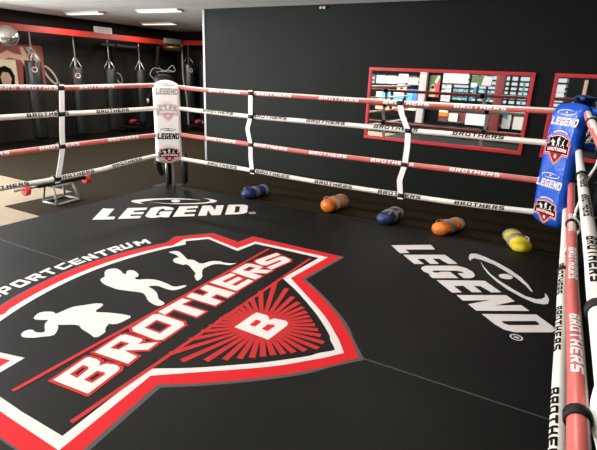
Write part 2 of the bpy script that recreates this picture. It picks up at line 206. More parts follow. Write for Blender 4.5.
def empty(name, loc, label, cat, group=None):
    o = bpy.data.objects.new(name, None); COL.objects.link(o); o.location = loc; o.empty_display_size = .1
    o['label'] = label; o['category'] = cat
    if group: o['group'] = group
    return o
def tag(o, label, cat, group=None):
    o['label'] = label; o['category'] = cat
    if group: o['group'] = group
    return o
def struct(o, label=None):
    o['kind'] = 'structure'
    if label: o['label'] = label
    return o
def copy_tree(root, loc, label):
    r = root.copy(); COL.objects.link(r); r.location = loc; r['label'] = label
    for ch in root.children:
        c = ch.copy(); COL.objects.link(c); c.parent = r
        for g in ch.children:
            d = g.copy(); COL.objects.link(d); d.parent = c
    return r

FL = -.05        # floor level; the ring canvas is at 0
CE = 2.59        # ceiling
S2 = math.sqrt(.5)
RX, RY = 4.773, -4.87   # rope square: x 0..RX, y 0..RY
FONT = D['font']
def word(text, h, w, gap, slant=0.):
    """list of (letter contours) with baseline at v=0, starting at u=0"""
    out = []; x = 0
    for ch in text:
        if ch in FONT: out.append([[(x+a*w+slant*b*h, b*h) for a, b in c] for c in FONT[ch]])
        x += w+gap
    return out, x-gap

# ---------------------------------------------------------------- room shell
b = MB(); b.box((-5.7,-8.75,-.15), (8.2,6.55,FL), 'tan'); struct(b.build('floor'), 'tan laminate gym floor')
b = MB(); b.box((-5.7,-8.75,CE), (8.2,6.55,CE+.12), 'ceiling'); struct(b.build('ceiling'), 'pale grey tiled ceiling')
# left wall with a long daylight window in front of the ring corner (off to the left)
b = MB()
b.box((-5.75,-1.0,FL), (-5.6,6.5,CE), 'wall_dark'); b.box((-5.75,-8.7,FL), (-5.6,-7.6,CE), 'wall_dark')
b.box((-5.75,-7.6,FL), (-5.6,-1.0,.35), 'wall_dark'); b.box((-5.75,-7.6,2.4), (-5.6,-1.0,CE), 'wall_dark')
struct(b.build('wall_left'), 'dark brick wall behind the heavy bags')
b = MB()
for i in range(6):
    y = -7.6+i*1.32; b.box((-5.71,y-.03,.35), (-5.64,y+.03,2.4), 'black')
b.box((-5.71,-7.6,.35), (-5.64,-1,.40), 'black'); b.box((-5.71,-7.6,2.35), (-5.64,-1,2.4), 'black')
struct(b.build('window_1'), 'black framed daylight window in the left wall')
b = MB(); b.box((-5.7,6.4,FL), (8.2,6.55,CE), 'wall_dark'); struct(b.build('wall_far'), 'dark far wall beyond the black partition')
b = MB(); b.box((8.1,-8.7,FL), (8.2,6.4,CE), 'wall_black'); struct(b.build('wall_right'), 'black wall on the right')
# black partition wall behind the ring, turned 2.4 degrees
PW = math.radians(-2.433); PM = Matrix.Translation((-1.25,2.28,0)) @ Matrix.Rotation(PW, 4, 'Z')
b = MB(); b.box((.05,0,FL), (9.32,.14,CE), 'wall_black', PM); struct(b.build('wall_partition'), 'large black partition wall behind the ring')
b = MB(); b.box((.015,-.012,FL), (.0665,.152,CE-.01), 'alu', PM, bevel=.006); struct(b.build('trim_1'), 'pale aluminium strip on the end of the black partition')
b = MB(); b.box((.07,-.018,CE-.022), (9.3,.0,CE), 'wall_black', PM); struct(b.build('trim_2'), 'black edge strip where partition meets ceiling')

# brown rubber flooring laid over the tan floor
def slab(name, pts, h, m, label):
    b = MB(); n = len(pts); vs = [(x, y, FL+.0005) for x, y in pts]+[(x, y, FL+h) for x, y in pts]
    b.add(vs, [list(range(n))[::-1], list(range(n, 2*n))]+[[k, (k+1)%n, n+(k+1)%n, n+k] for k in range(n)], m)
    return tag(b.build(name), label, 'flooring')
def wy(x): return 2.28-.0425*(x+1.25)-.03
slab('rubber_flooring', [(-4.25,-.77),(-.205,-.77),(-.205,.205),(-1.25,.205),(-1.25,6.3),(-4.25,6.3)], .008, 'brown', 'speckled brown flooring between the heavy bags and white corner pad')
slab('rubber_flooring', [(-1.245,.205),(7.9,.205),(7.9,wy(7.9)),(-1.245,wy(-1.245))], .008, 'brown', 'dark brown flooring strip below the black wall, under the sandbags')
slab('rubber_flooring', [(-1.0,-1.69),(-.205,-1.69),(-.205,-.775),(-1.0,-.775)], .008, 'brown', 'small square of brown flooring under the low exercise bench')
slab('black_floor', [(-5.59,-.9),(-4.255,-.9),(-4.255,6.35),(-5.59,6.35)], .012, 'rubber', 'black floor strip under the hanging heavy bags')  # black slab from the edge of the brown flooring to the wall
slab('black_floor', [(4.98,-8.5),(8.0,-8.5),(8.0,.2),(4.98,.2)], .012, 'rubber', 'black rubber mat beside the right ropes')
slab('black_floor', [(-5.5,-8.5),(4.975,-8.5),(4.975,-5.08),(-5.5,-5.08)], .012, 'rubber', 'black rubber mat between the ring and the shop front')

# ---------------------------------------------------------------- ring canvas and its prints
b = MB(); b.box((-.198,-5.06,FL+.001), (4.97,.20,0), 'canvas', bevel=.006)
b.box((-.15,-2.44,-.0005), (4.93,-2.428,.0004), 'seam')
canvas = tag(b.build('ring_canvas'), 'black boxing ring canvas printed with a red and white crest', 'boxing ring floor')

def smooth_crest(poly, c, a):
    """true parabola along the top, gentle curve along the two lower sides"""
    n = len(poly); out = []
    R_ = [p for p in poly if p[0] > 0]
    R_ = poly[1:n//2+1]; R_ = [p for p in R_ if p[0] > .001]
    low = [poly[0]]+[p for p in R_ if p[1] < -.3 and p[0] < .83]
    mid = [p for p in R_ if p not in low and not (abs(p[0]) < .76 and p[1] > c-a*p[0]**2-.09 and p[1] > .8)]
    cu = mid[-1][0]
    P = [Vector((x, y, 0)) for x, y in sorted(low)]
    side = [(v.x, v.y) for v in resample(P, 4)]
    top = [(u, c-a*u*u) for u in [cu*.93*(1-k/8) for k in range(8)]]
    r = side+mid+top
    return r+[(0, c)]+[(-x, y) for x, y in r[::-1] if x > .0001]
def resample(knots, n):
    """Catmull-Rom through knots"""
    P = [Vector(k) for k in knots]; P = [P[0]*2-P[1]]+P+[P[-1]*2-P[-2]]; out = []
    for i in range(1, len(P)-2):
        for k in range(n):
            t = k/n; a, b_, c, d = P[i-1:i+3]
            out.append(.5*((2*b_)+(-a+c)*t+(2*a-5*b_+4*c-d)*t*t+(-a+3*b_-3*c+d)*t**3))
    out.append(P[-2]); return out
for key, c_, a_ in (('black',1.02,.25), ('white',1.076,.245), ('red',1.178,.27), ('gray',1.195,.27)): D[key] = smooth_crest(D[key], c_, a_)
def chaikin(pts):
    out = []; n = len(pts)
    for i in range(n):
        p, q = pts[i], pts[(i+1)%n]
        L_ = math.hypot(q[0]-p[0], q[1]-p[1]); t = min(.25, .02/max(L_, .001))
        out += [(p[0]+(q[0]-p[0])*t, p[1]+(q[1]-p[1])*t), (q[0]-(q[0]-p[0])*t, q[1]-(q[1]-p[1])*t)]
    return out
D['box'] = [chaikin(b_) for b_ in D['box']]
def regular_rays():
    cx, cy = D['rayc']; L_ = sorted((math.atan2(y-cy, x-cx), math.hypot(x-cx, y-cy)) for x, y in D['rays'])
    L_ = [L_[-1][:1]+L_[-1][1:]]+L_ ; out = []
    A = [(a, r) for a, r in L_[1:]]; A = [(A[-1][0]-2*math.pi, A[-1][1])]+A+[(A[0][0]+2*math.pi, A[0][1])]
    for k in range(36):
        a = -math.pi+math.radians(4+10*k)
        for (a0, r0), (a1, r1) in zip(A, A[1:]):
            if a0 <= a <= a1 and a1 > a0:
                r_ = r0+(r1-r0)*(a-a0)/(a1-a0); out.append((cx+r_*math.cos(a), cy+r_*math.sin(a))); break
    return out
D['rays'] = regular_rays()
def crest(b, f, tone=None, sport=True, eps=.0007, u0=0.):
    """the shield; f(u, v, layer) maps local print coordinates to space"""
    t = dict(gray='print_gray', red='print_red', white='print_white', black='canvas', line='print_dark_red', w2='print_white')
    if tone: t.update(tone)
    L = lambda k: (lambda u, v: f(u, v, k))
    b.poly([D['gray']], t['gray'], L(1)); b.poly([D['red']], t['red'], L(2))
    b.poly([D['white']], t['white'], L(3)); b.poly([D['black']], t['black'], L(4))
    cx, cy = D['rayc']
    for k, (x, y) in enumerate(D['rays']):
        d = Vector((x-cx, y-cy)); n = Vector((-d.y, d.x)).normalized()
        w1 = .0195; w0 = .012
        b.poly([[(cx+n.x*w0, cy+n.y*w0), (cx-n.x*w0, cy-n.y*w0), (x-n.x*w1, y-n.y*w1), (x+n.x*w1, y+n.y*w1)]], t['line'], L(5+.04*k))
    b.poly([[(cx+.13*math.cos(a*math.pi/12), cy+.13*math.sin(a*math.pi/12)) for a in range(24)]], t['red'], L(7))
    b.poly(D['bigB'], t['w2'], L(8))
    for (x0, y0, x1, y1) in ((-1.228,.100,1.234,.112), (-1.223,-.343,1.238,-.328)):
        b.poly([[(x0,y0-.013), (x1,y1-.013), (x1,y1+.013), (x0,y0+.013)]], t['line'], L(7.5))
    for lt in D['bro']:
        for c in lt: b.stroke(c, .019, t['line'], lambda u, v, i: f(u, v, 8.2+.02*i), layered=True)
        b.poly(lt, t['w2'], L(9))
    for bx in D['box']: b.poly([bx], t['w2'], L(6.6))
    if sport:
        for lt in D['sport']: b.poly(lt, t['w2'], L(6))
EPS = .00035
b = MB(); crest(b, lambda u, v, k: (2.5-v, u-2.444, .0006+k*EPS))
b.build('crest_print', canvas)
def legend_on_mat(f):
    b = MB()
    for lt in D['leg']: b.poly(lt, 'print_white', f)
    c = D['reg']; ring = lambda r: [(c[0]+r*math.cos(a*math.pi/10), c[1]+r*math.sin(a*math.pi/10)) for a in range(20)]
    b.poly([ring(.041), ring(.031)], 'print_white', f)
    w, _ = word('R', .034, .026, 0)
    b.poly([[(x+c[0]-.013, y+c[1]-.017) for x, y in q] for q in w[0]], 'print_white', f)
    return b
legend_on_mat(lambda u, v: (v, -u, .0015)).build('logo_print', canvas)
legend_on_mat(lambda u, v: (1.015*u-.014*v-.032, -.042*u+1.023*v-4.939, .0015)).build('logo_print', canvas)

# ---------------------------------------------------------------- ring ropes
RR = .0265
def add_text_on(b, fn, s0, text, color, ang0, h=.036, w=.047, gap=.012, flip=1):
    """text wrapped on a tube; fn(s) -> centre, tangent; ang0 the side it faces"""
    ls, tot = word(text, h, w, gap, .12)
    for lt in ls:
        tri = tessellate_polygon([[Vector((x, y, 0)) for x, y in c] for c in lt]); flat = [p for c in lt for p in c]
        bm = bmesh.new(); vv = [bm.verts.new((x, y-h/2, 0)) for x, y in flat]
        for t in tri:
            try: bm.faces.new([vv[i] for i in t])
            except ValueError: pass
        for q in (-.014,-.007,0,.007,.014):
            bmesh.ops.bisect_plane(bm, geom=list(bm.verts)+list(bm.edges)+list(bm.faces), plane_co=(0,q,0), plane_no=(0,1,0))
        for v in bm.verts:
            c, t, A, B = fn(s0+flip*v.co.x)
            th = ang0+v.co.y/RR; r = RR+.0012
            v.co = c+A*math.cos(th)*r+B*math.sin(th)*r
        b.bm(bm, color)
def rope(label, knots, color, side, texts, axis, ang, white_strip=None):
    """axis 'x' or 'y': the long direction; side: outward view direction sign"""
    pts = resample(knots, 8); i0 = 0 if axis == 'x' else 1
    root = empty('ring_rope', pts[0], label, 'rope', 'padded ropes of the boxing ring')
    b = MB(); b.tube(pts, RR, 'rope_white' if color == 'white' else 'rope_red', 16); sleeve = b.build('sleeve', root)
    lo, hi = pts[0][i0], pts[-1][i0]
    def fn(s):
        k = min(range(len(pts)-1), key=lambda j: abs((pts[j][i0]+pts[j+1][i0])/2-s))
        p, q = pts[k], pts[k+1]; t = (q-p); f = (s-p[i0])/t[i0]; c = p+t*f; t.normalize()
        # A points towards the viewer side, B up
        A = Vector((0,-1,0)) if axis == 'x' else Vector((side,0,0))
        return c, t, A, Vector((0,0,1))
    if color == 'red' and white_strip:            # white strip run along the red sleeve
        vs = []; fs = []
        for p in pts:
            c, t, A, B = fn(p[i0])
            for th in [white_strip[0]+(white_strip[1]-white_strip[0])*q/5 for q in range(6)]:
                r = RR+.0008; th = math.radians(th); vs.append(p+A*math.cos(th)*r+B*math.sin(th)*r)
        for i in range(len(pts)-1):
            for k in range(5): fs.append([i*6+k, i*6+k+1, (i+1)*6+k+1, (i+1)*6+k])
        m = MB(); m.add(vs, fs, 'rope_white', True); m.build('white_strip', root)
    for s0 in texts:
        m = MB(); add_text_on(m, fn, s0, 'BROTHERS', 'ink' if color == 'white' else 'strap_white', math.radians(ang), flip=-1 if (axis == 'y' and side == -1) else 1)
        m.build('lettering', sleeve)
    return root
BANG = [4, 38, 22, 20]; STRIP_ANG = [(30,100), None, (70,105), None]
back = [
 [(.10,1.366),(.306,1.363),(.661,1.352),(1.361,1.350),(2.003,1.353),(2.547,1.352),(3.157,1.355),(3.544,1.359),(3.912,1.364),(4.479,1.372),(4.59,1.373)],
 [(.10,1.103),(.295,1.098),(.812,1.089),(1.365,1.083),(2.015,1.087),(2.567,1.091),(3.269,1.092),(3.674,1.096),(4.129,1.096),(4.59,1.098)],
 [(.10,.765),(.279,.761),(.807,.754),(1.369,.751),(2.032,.742),(2.593,.744),(3.266,.748),(3.702,.752),(4.185,.752),(4.59,.755)],
 [(.10,.450),(.265,.445),(.801,.440),(1.395,.435),(2.047,.422),(2.619,.418),(3.270,.422),(3.766,.428),(4.234,.445),(4.59,.462)]]
btext = [[.74,1.44,2.25,2.98,3.68],[.64,1.39,2.11,2.90,3.70],[.68,1.41,2.16,2.90,3.72],[.70,1.45,2.25,3.01,3.81]]
hn = ['top', 'second', 'third', 'bottom']; cl = ['red', 'white', 'red', 'white']
for i in range(4):
    rope('%s %s rope of the back side, in front of the black wall' % (hn[i], cl[i]), [(x, 0, z) for x, z in back[i]], cl[i], 0, btext[i], 'x', BANG[i], STRIP_ANG[i])
left = [
 [(-.06,1.378),(-.294,1.375),(-1.014,1.362),(-1.51,1.352),(-1.833,1.358),(-2.6,1.362),(-3.6,1.36),(-4.8,1.38)],
 [(-.06,1.095),(-.315,1.091),(-1.043,1.088),(-1.543,1.091),(-1.87,1.09),(-2.6,1.09),(-3.6,1.09),(-4.8,1.1)],
 [(-.06,.755),(-.341,.754),(-1.077,.757),(-1.58,.758),(-1.917,.754),(-2.6,.75),(-3.6,.75),(-4.8,.76)],
 [(-.06,.488),(-.327,.480),(-.731,.461),(-1.112,.434),(-1.669,.422),(-1.963,.424),(-2.262,.430),(-3.2,.42),(-4.8,.45)]]
ltext = [[-2.45,-1.95,-1.3],[-2.7,-1.92,-1.11],[-2.6,-1.83,-.98],[-2.45,-1.67,-.95]]
for i in range(4):
    rope('%s %s rope of the left side, in front of the heavy bags' % (hn[i], cl[i]), [(0, y, z) for y, z in left[i][::-1]], cl[i], 1, ltext[i], 'y', [4,22,22,30][i], STRIP_ANG[i])
right = [
 [(-.19,1.380),(-.8,1.366),(-1.8,1.358),(-3.2,1.36),(-4.72,1.38)],
 [(-.17,1.065),(-.634,1.053),(-1.257,1.05),(-2.255,1.043),(-2.991,1.042),(-3.344,1.035),(-4.72,1.05)],
 [(-.16,.782),(-.3,.778),(-1.033,.745),(-1.684,.752),(-2.407,.740),(-2.758,.747),(-3.06,.762),(-3.407,.772),(-3.8,.768),(-4.72,.77)],
 [(-.16,.56),(-.5,.555),(-1.203,.545),(-1.651,.521),(-1.979,.505),(-2.434,.512),(-2.971,.496),(-3.279,.496),(-4.72,.5)]]
rtext = [[-1.2],[-1.35,-2.02,-2.80],[-1.2,-1.99,-2.87],[-1.60,-2.24,-2.98]]
for i in range(4):
    rope('%s %s rope of the right side, running towards the viewer' % (hn[i], cl[i]), [(RX, y, z) for y, z in right[i][::-1]], cl[i], -1, rtext[i], 'y', [70,84,86,42][i], [(45,125),None,(128,160),None][i])

# vertical spacers with their clips
def spacer(label, pts, clips, wdir, off, w=.029):
    root = empty('rope_spacer', pts[-1], label, 'rope spacer', 'vertical straps tying the ropes')
    P = []; Q = [Vector(p) for p in pts]
    for a_, b__ in zip(Q, Q[1:]): P += [a_.lerp(b__, t) for t in (.08,.5,.92)]
    P = [Q[0]]+P+[Q[-1]]; W = Vector(wdir)*w; T = Vector(off)
    T0 = T.normalized()*(RR+.004); T1 = T.normalized()*(RR+.009)
    vs = []; fs = []
    for p in P: vs += [p-W+T0, p+W+T0, p+W+T1, p-W+T1]
    for i in range(len(P)-1):
        for k in range(4): fs.append([i*4+k, i*4+(k+1)%4, (i+1)*4+(k+1)%4, (i+1)*4+k])
    fs += [[0,1,2,3], [len(vs)-4, len(vs)-3, len(vs)-2, len(vs)-1]]
    m = MB(); m.add(vs, fs, 'strap_white'); m.build('strap', root)
    for c in clips:
        m = MB(); c = Vector(c); ax = Vector(wdir).normalized()
        m.tube([c-ax*.036, c-ax*.030, c+ax*.030, c+ax*.036], [RR+.004, RR+.016, RR+.016, RR+.004], 'black', 14)
        m.build('clip', root)
    return root
spacer('white strap tying the back ropes, nearer the white corner pad',
       [(1.361,0,1.385),(1.361,0,1.35),(1.365,0,1.083),(1.322,0,.94),(1.369,0,.751),(1.372,0,.60),(1.395,0,.435),(1.397,0,.40)],
       [(1.361,0,1.350),(1.365,0,1.083),(1.369,0,.751),(1.395,0,.435)], (1,0,0), (0,-1,0))
spacer('white strap tying the back ropes, in front of the long mirror',
       [(3.15,0,1.39),(3.157,0,1.355),(3.185,0,1.25),(3.269,0,1.092),(3.278,0,.92),(3.272,0,.748),(3.236,0,.58),(3.262,0,.422),(3.265,0,.385)],
       [(3.157,0,1.355),(3.269,0,1.092),(3.266,0,.748),(3.265,0,.422)], (1,0,0), (0,-1,0))
spacer('white strap tying the left ropes, above the low exercise bench',
       [(0,-1.51,1.39),(0,-1.515,1.352),(0,-1.543,1.091),(0,-1.565,.92),(0,-1.575,.758),(0,-1.62,.60),(0,-1.675,.422),(0,-1.68,.385)],
       [(0,-1.515,1.352),(0,-1.543,1.091),(0,-1.575,.758),(0,-1.675,.422)], (0,1,0), (1,0,0))
# right side: cords and rings
def cord_spacer(label, pts, clips, cr=.010):
    root = empty('rope_spacer', pts[-1], label, 'rope spacer', 'vertical straps tying the ropes')
    m = MB(); m.tube(resample(pts, 6), cr, 'strap_white', 8); m.build('cord', root)
    for c in clips:
        m = MB(); c = Vector(c); m.tube([c+Vector((0,-.02,0)), c+Vector((0,-.014,0)), c+Vector((0,.014,0)), c+Vector((0,.02,0))], [RR+.002, RR+.009, RR+.009, RR+.002], 'black', 14); m.build('clip', root)
    return root
cord_spacer('slack white cord and rings on the right ropes beside the blue corner pad',
  [(RX+.03,-1.05,1.36),(RX+.07,-1.05,1.25),(RX+.085,-1.12,1.13),(RX+.05,-1.28,1.06),(RX+.03,-1.35,1.02),(RX+.02,-1.38,.90),(RX+.01,-1.38,.80),(RX+.055,-1.40,.74),(RX+.02,-1.42,.64),(RX-.01,-1.45,.545)],
  [(RX,-1.33,1.05),(RX,-1.40,.75),(RX,-1.68,.521),(RX,-1.05,1.365)])
cord_spacer('white cord and wide black bands on the right ropes nearest the viewer',
  [(RX+.04,-3.33,1.03),(RX+.075,-3.30,.95),(RX+.055,-3.40,.83),(RX+.045,-3.50,.78),(RX+.075,-3.55,.70),(RX+.05,-3.58,.60),(RX+.03,-3.60,.50)],
  [(RX,-3.42,1.036),(RX,-3.52,.771),(RX,-3.75,.497)], .020)

# ---------------------------------------------------------------- corner posts and pads
def arch_pad(b, w, z0, z1, t, m, F, top=.05, bot=.03):
    """cushion with softly arched top and bottom; F(u, d, z) with d the depth towards the ring"""
    bm = bmesh.new(); N = 12; rows = 24; g = []
    for side in (0, 1):
        gg = []
        for j in range(rows+1):
            row = []
            for i in range(N+1):
                u = (i/N*2-1); v = j/rows
                zt = z1-top*(abs(u)**2.2); zb = z0+bot*(abs(u)**2.2)
                z = zb+(zt-zb)*v
                edge = min(1, min((1-abs(u))*6, v*18, (1-v)*18)+.02)
                d = (t*.5)*(edge**.45)*(1 if side else -1)
                row.append(bm.verts.new(F(u*w/2, d, z)))
            gg.append(row)
        g.append(gg)
    for side in (0, 1):
        for j in range(rows):
            for i in range(N):
                q = [g[side][j][i], g[side][j][i+1], g[side][j+1][i+1], g[side][j+1][i]]
                bm.faces.new(q if side else q[::-1])
    for j in range(rows):
        for i in (0, N):
            bm.faces.new([g[0][j][i], g[1][j][i], g[1][j+1][i], g[0][j+1][i]])
    for i in range(N):
        for j in (0, rows):
            bm.faces.new([g[0][j][i], g[0][j][i+1], g[1][j][i+1], g[1][j][i]])
    bmesh.ops.recalc_face_normals(bm, faces=bm.faces)
    b.bm(bm, m, True)
def fit(groups, u0, u1, v0, v1):
    P = [p for g in groups for c in g for p in c]
    a0, a1 = min(p[0] for p in P), max(p[0] for p in P); b0, b1 = min(p[1] for p in P), max(p[1] for p in P)
    return [[[(u0+(x-a0)/(a1-a0)*(u1-u0), v0+(y-b0)/(b1-b0)*(v1-v0)) for x, y in c] for c in g] for g in groups]
def swoosh(b, cu, cv, a, h, w, m, F):
    for sg in (1, -1):
        for k in range(16):
            t0, t1 = [math.radians(205-172*q/16) for q in (k, k+1)]
            wi = [w*(.35+1.0*(1-abs(q/16-.28))) if q < 15 else w*.25 for q in (k, k+1)]
            P = []
            for t, ww in ((t0, wi[0]), (t1, wi[1])):
                x, y = a*math.cos(t), h*math.sin(t); x += sg*0
                P.append((cu+sg*(x-a*.06), cv+sg*(y-h*.12), cu+sg*(x*(1-ww/a)-a*.06), cv+sg*(y*(1-ww/h)-h*.12)))
            b.poly([[(P[0][0],P[0][1]), (P[1][0],P[1][1]), (P[1][2],P[1][3]), (P[0][2],P[0][3])]], m, F)
    b.poly([[(cu+w*1.5*math.cos(t*.5236), cv+w*.9*math.sin(t*.5236)) for t in range(12)]], m, F)
def pad_logo(parent, F, cu, half, vt0, vt1, vs0, vs1, m):
    b = MB(); ls, tot = word('LEGEND', 1, .8, .16, .22)
    for lt in fit(ls, cu-half, cu+half, vt0, vt1): b.poly(lt, m, F); b.stroke(lt[0], .0018, m, F)
    swoosh(b, cu, (vs0+vs1)/2, half*.66, (vs1-vs0)*.5, .0075, m, F)
    b.build('logo_print', parent)
def pad_crest(parent, F, cu, cv, half, hh, tone):
    b = MB(); s = half/1.45; sv = hh/1.26
    crest(b, lambda u, v, k: F(cu+u*s, cv+v*sv, k*.00025), tone, sport=False)
    # small arched word above the shield
    b.stroke([(cu+half*.62*math.sin(a), cv+hh*.82+hh*.30*math.cos(a)) for a in [x*.25-1 for x in range(9)]], .006, tone.get('w2', 'print_white'), lambda u, v: F(u, v, .0002), closed=False)
    b.build('crest_print', parent)
def post(name_label, c, out, z1):
    root = empty('ring_post', (c[0], c[1], FL), name_label, 'ring post', 'steel corner posts')
    m = MB(); m.box((c[0]-.16,c[1]-.16,FL+.009), (c[0]+.16,c[1]+.16,FL+.02), 'black', bevel=.003); m.build('base_plate', root)
    m = MB(); m.tube([(c[0],c[1],FL+.02), (c[0],c[1],z1)], .042, 'black', 20); m.build('tube', root)
    for z in (.44,.755,1.09,1.37): m = MB(); m.torus((c[0],c[1],z), .046, .010, 'steel'); m.build('eye_ring', root)
    return root
T = .12
# white corner
PA = Vector((.125,-.125,0)); nA = Vector((S2,-S2,0)); rA = Vector((S2,S2,0))
padA = empty('corner_pad', (.11,-.11,.38), 'white corner pad with black logos and two crests on the far left ring corner', 'corner pad')
b = MB(); arch_pad(b, .335, .385, 1.447, T, 'pad_white', lambda u, d, z: PA+rA*(u+.012)+nA*(d-.03)+Vector((0,0,z)), .065, .035); b.build('cushion', padA)
FA = lambda u, v, k=0: PA+rA*u+nA*(.0315+k)+Vector((0,0,v))
pad_logo(padA, FA, .015, .138, 1.272, 1.347, 1.375, 1.412, 'ink_gray')
pad_crest(padA, FA, .018, 1.06, .143, .115, dict(gray='strap_white', red='ink_pink', white='strap_white', black='ink_gray', line='ink_pink', w2='strap_white'))
pad_logo(padA, FA, .012, .138, .712, .785, .815, .852, 'ink')
pad_crest(padA, FA, .012, .505, .143, .105, dict(gray='strap_white', red='print_red', white='strap_white', black='ink', line='print_dark_red'))
pA = post('black steel post standing behind the white corner pad', (-.235,.235), None, 1.38)
m = MB(); m.lathe([(.05,1.38),(.125,1.39),(.13,1.44),(.11,1.475),(.06,1.50),(.02,1.51)], 'black', Matrix.Translation((-.235,.235,0))); m.build('cap', pA)
m = MB(); m.tube([(-.06,.03,.50),(-.06,.03,-.035)], .018, 'steel', 12); tag(m.build('brace_pipe'), 'bright steel pipe under the left half of white corner pad', 'pipe')
m = MB(); m.tube([(.03,.06,.50),(.00,.10,-.035)], .016, 'gray_metal', 12); tag(m.build('brace_pipe'), 'dull grey slanted pipe under the middle of white corner pad', 'pipe')
m = MB(); m.tube([(.17,.13,.50),(.17,.13,.36),(.17,.13,.10),(.17,.13,.07)], [.03,.045,.045,.02], 'bag', 16)
tag(m.build('foam_sleeve'), 'black foam sleeve hanging behind the right edge of white corner pad', 'sleeve')
m = MB(); m.tube(resample([(-.10,-.08,.46),(-.11,-.08,.34),(-.09,-.06,.24),(-.07,-.03,.20)], 5), [.05]*8+[.045]*4+[.04]*3+[.02], 'black', 14)
tag(m.build('strap_bundle'), 'bundle of black straps below left edge of white corner pad', 'straps')
# looped chain lying over the post cap
m = MB()
lp = [(-.30,.12,1.44),(-.33,.08,1.50),(-.29,.10,1.58),(-.22,.16,1.575),(-.17,.20,1.545),(-.13,.24,1.60),(-.10,.27,1.625),(-.08,.29,1.56),(-.12,.27,1.545),(-.18,.21,1.54),(-.24,.18,1.545),(-.27,.14,1.53),(-.2,.22,1.56),(-.1,.30,1.55)]
m.tube(resample(lp, 5), .0045, 'gray_metal', 8)
tag(m.build('wire_loop'), 'tangled grey wire loops lying on top of the white corner post', 'wire')
# blue corner
dB = .18
PB = Vector((RX-dB*S2, -dB*S2, 0)); nB = Vector((-S2,-S2,0)); rB = Vector((S2,-S2,0))
padB = empty('corner_pad', (PB.x, PB.y, .38), 'shiny blue corner pad with white logos and two crests on the right ring corner', 'corner pad')
LEAN = lambda z: -.028+.09*(z-.9)**2
b = MB(); arch_pad(b, .325, .375, 1.455, .13, 'pad_blue', lambda u, d, z: PB+rB*(u+LEAN(z))+nB*(d-.035)+Vector((0,0,z)), .03, .03); b.build('cushion', padB)
b = MB()   # top_flap folded back over the ropes to the post
for k in range(1):
    b.box((-.13,-.20,1.365), (.34,-.055,1.425), 'pad_blue', Matrix(((rB.x,nB.x,0,PB.x),(rB.y,nB.y,0,PB.y),(0,0,1,0),(0,0,0,1))), bevel=.022)
b.build('top_flap', padB)
FB = lambda u, v, k=0: PB+rB*(u+LEAN(v))+nB*(.0315+k)+Vector((0,0,v))
pad_logo(padB, FB, .012, .140, 1.268, 1.333, 1.350, 1.405, 'print_white')
pad_crest(padB, FB, .002, 1.07, .135, .135, dict(gray='print_white', black='ink'))
pad_logo(padB, FB, -.005, .142, .728, .795, .808, .860, 'print_white')
pad_crest(padB, FB, .002, .515, .135, .108, dict(gray='print_white', black='ink'))
pB = post('black steel post standing behind the blue corner pad', (RX+.26,.26), None, 1.40)
m = MB(); m.tube([(RX+.02,.02,1.09), (RX+.22,.22,1.09)], .03, 'pad_blue'); tag(m.build('turnbuckle_cover'), 'blue turnbuckle cover between the post and blue corner pad', 'turnbuckle cover')
for z, hh in ((1.09,'upper'),):
    root = empty('rope_sleeve', (RX+.02,.05,z), 'blue sleeve with white lettering on the rope right of blue corner pad', 'sleeve')
    m = MB(); m.tube([(RX+.04,.02,z),(RX+.05,.02,z),(RX+.42,.02,z),(RX+.43,.02,z)], [.02,.034,.034,.02], 'pad_blue'); m.build('cover', root)
    m = MB(); ls, tot = word('LEGEND', .030, .032, .008, .1)
    for lt in ls: m.poly(lt, 'print_white', lambda u, v: (RX+.12+u, .02-.0352, z+v-.015))
    m.build('lettering', root)
# rods tie the rope corners to the posts
for (c0, c1, lab) in (((-.03,.03),(-.19,.19),'white'), ((RX+.03,.03),(RX+.21,.21),'blue')):
    for z, lv in ((.45,'lowest'),(.755,'middle'),(1.33,'topmost')):
        m = MB(); m.tube([(c0[0],c0[1],z), (c1[0],c1[1],z)], .011, 'steel', 8)
        tag(m.build('turnbuckle'), '%s steel turnbuckle behind the %s corner pad' % (lv, lab), 'turnbuckle')

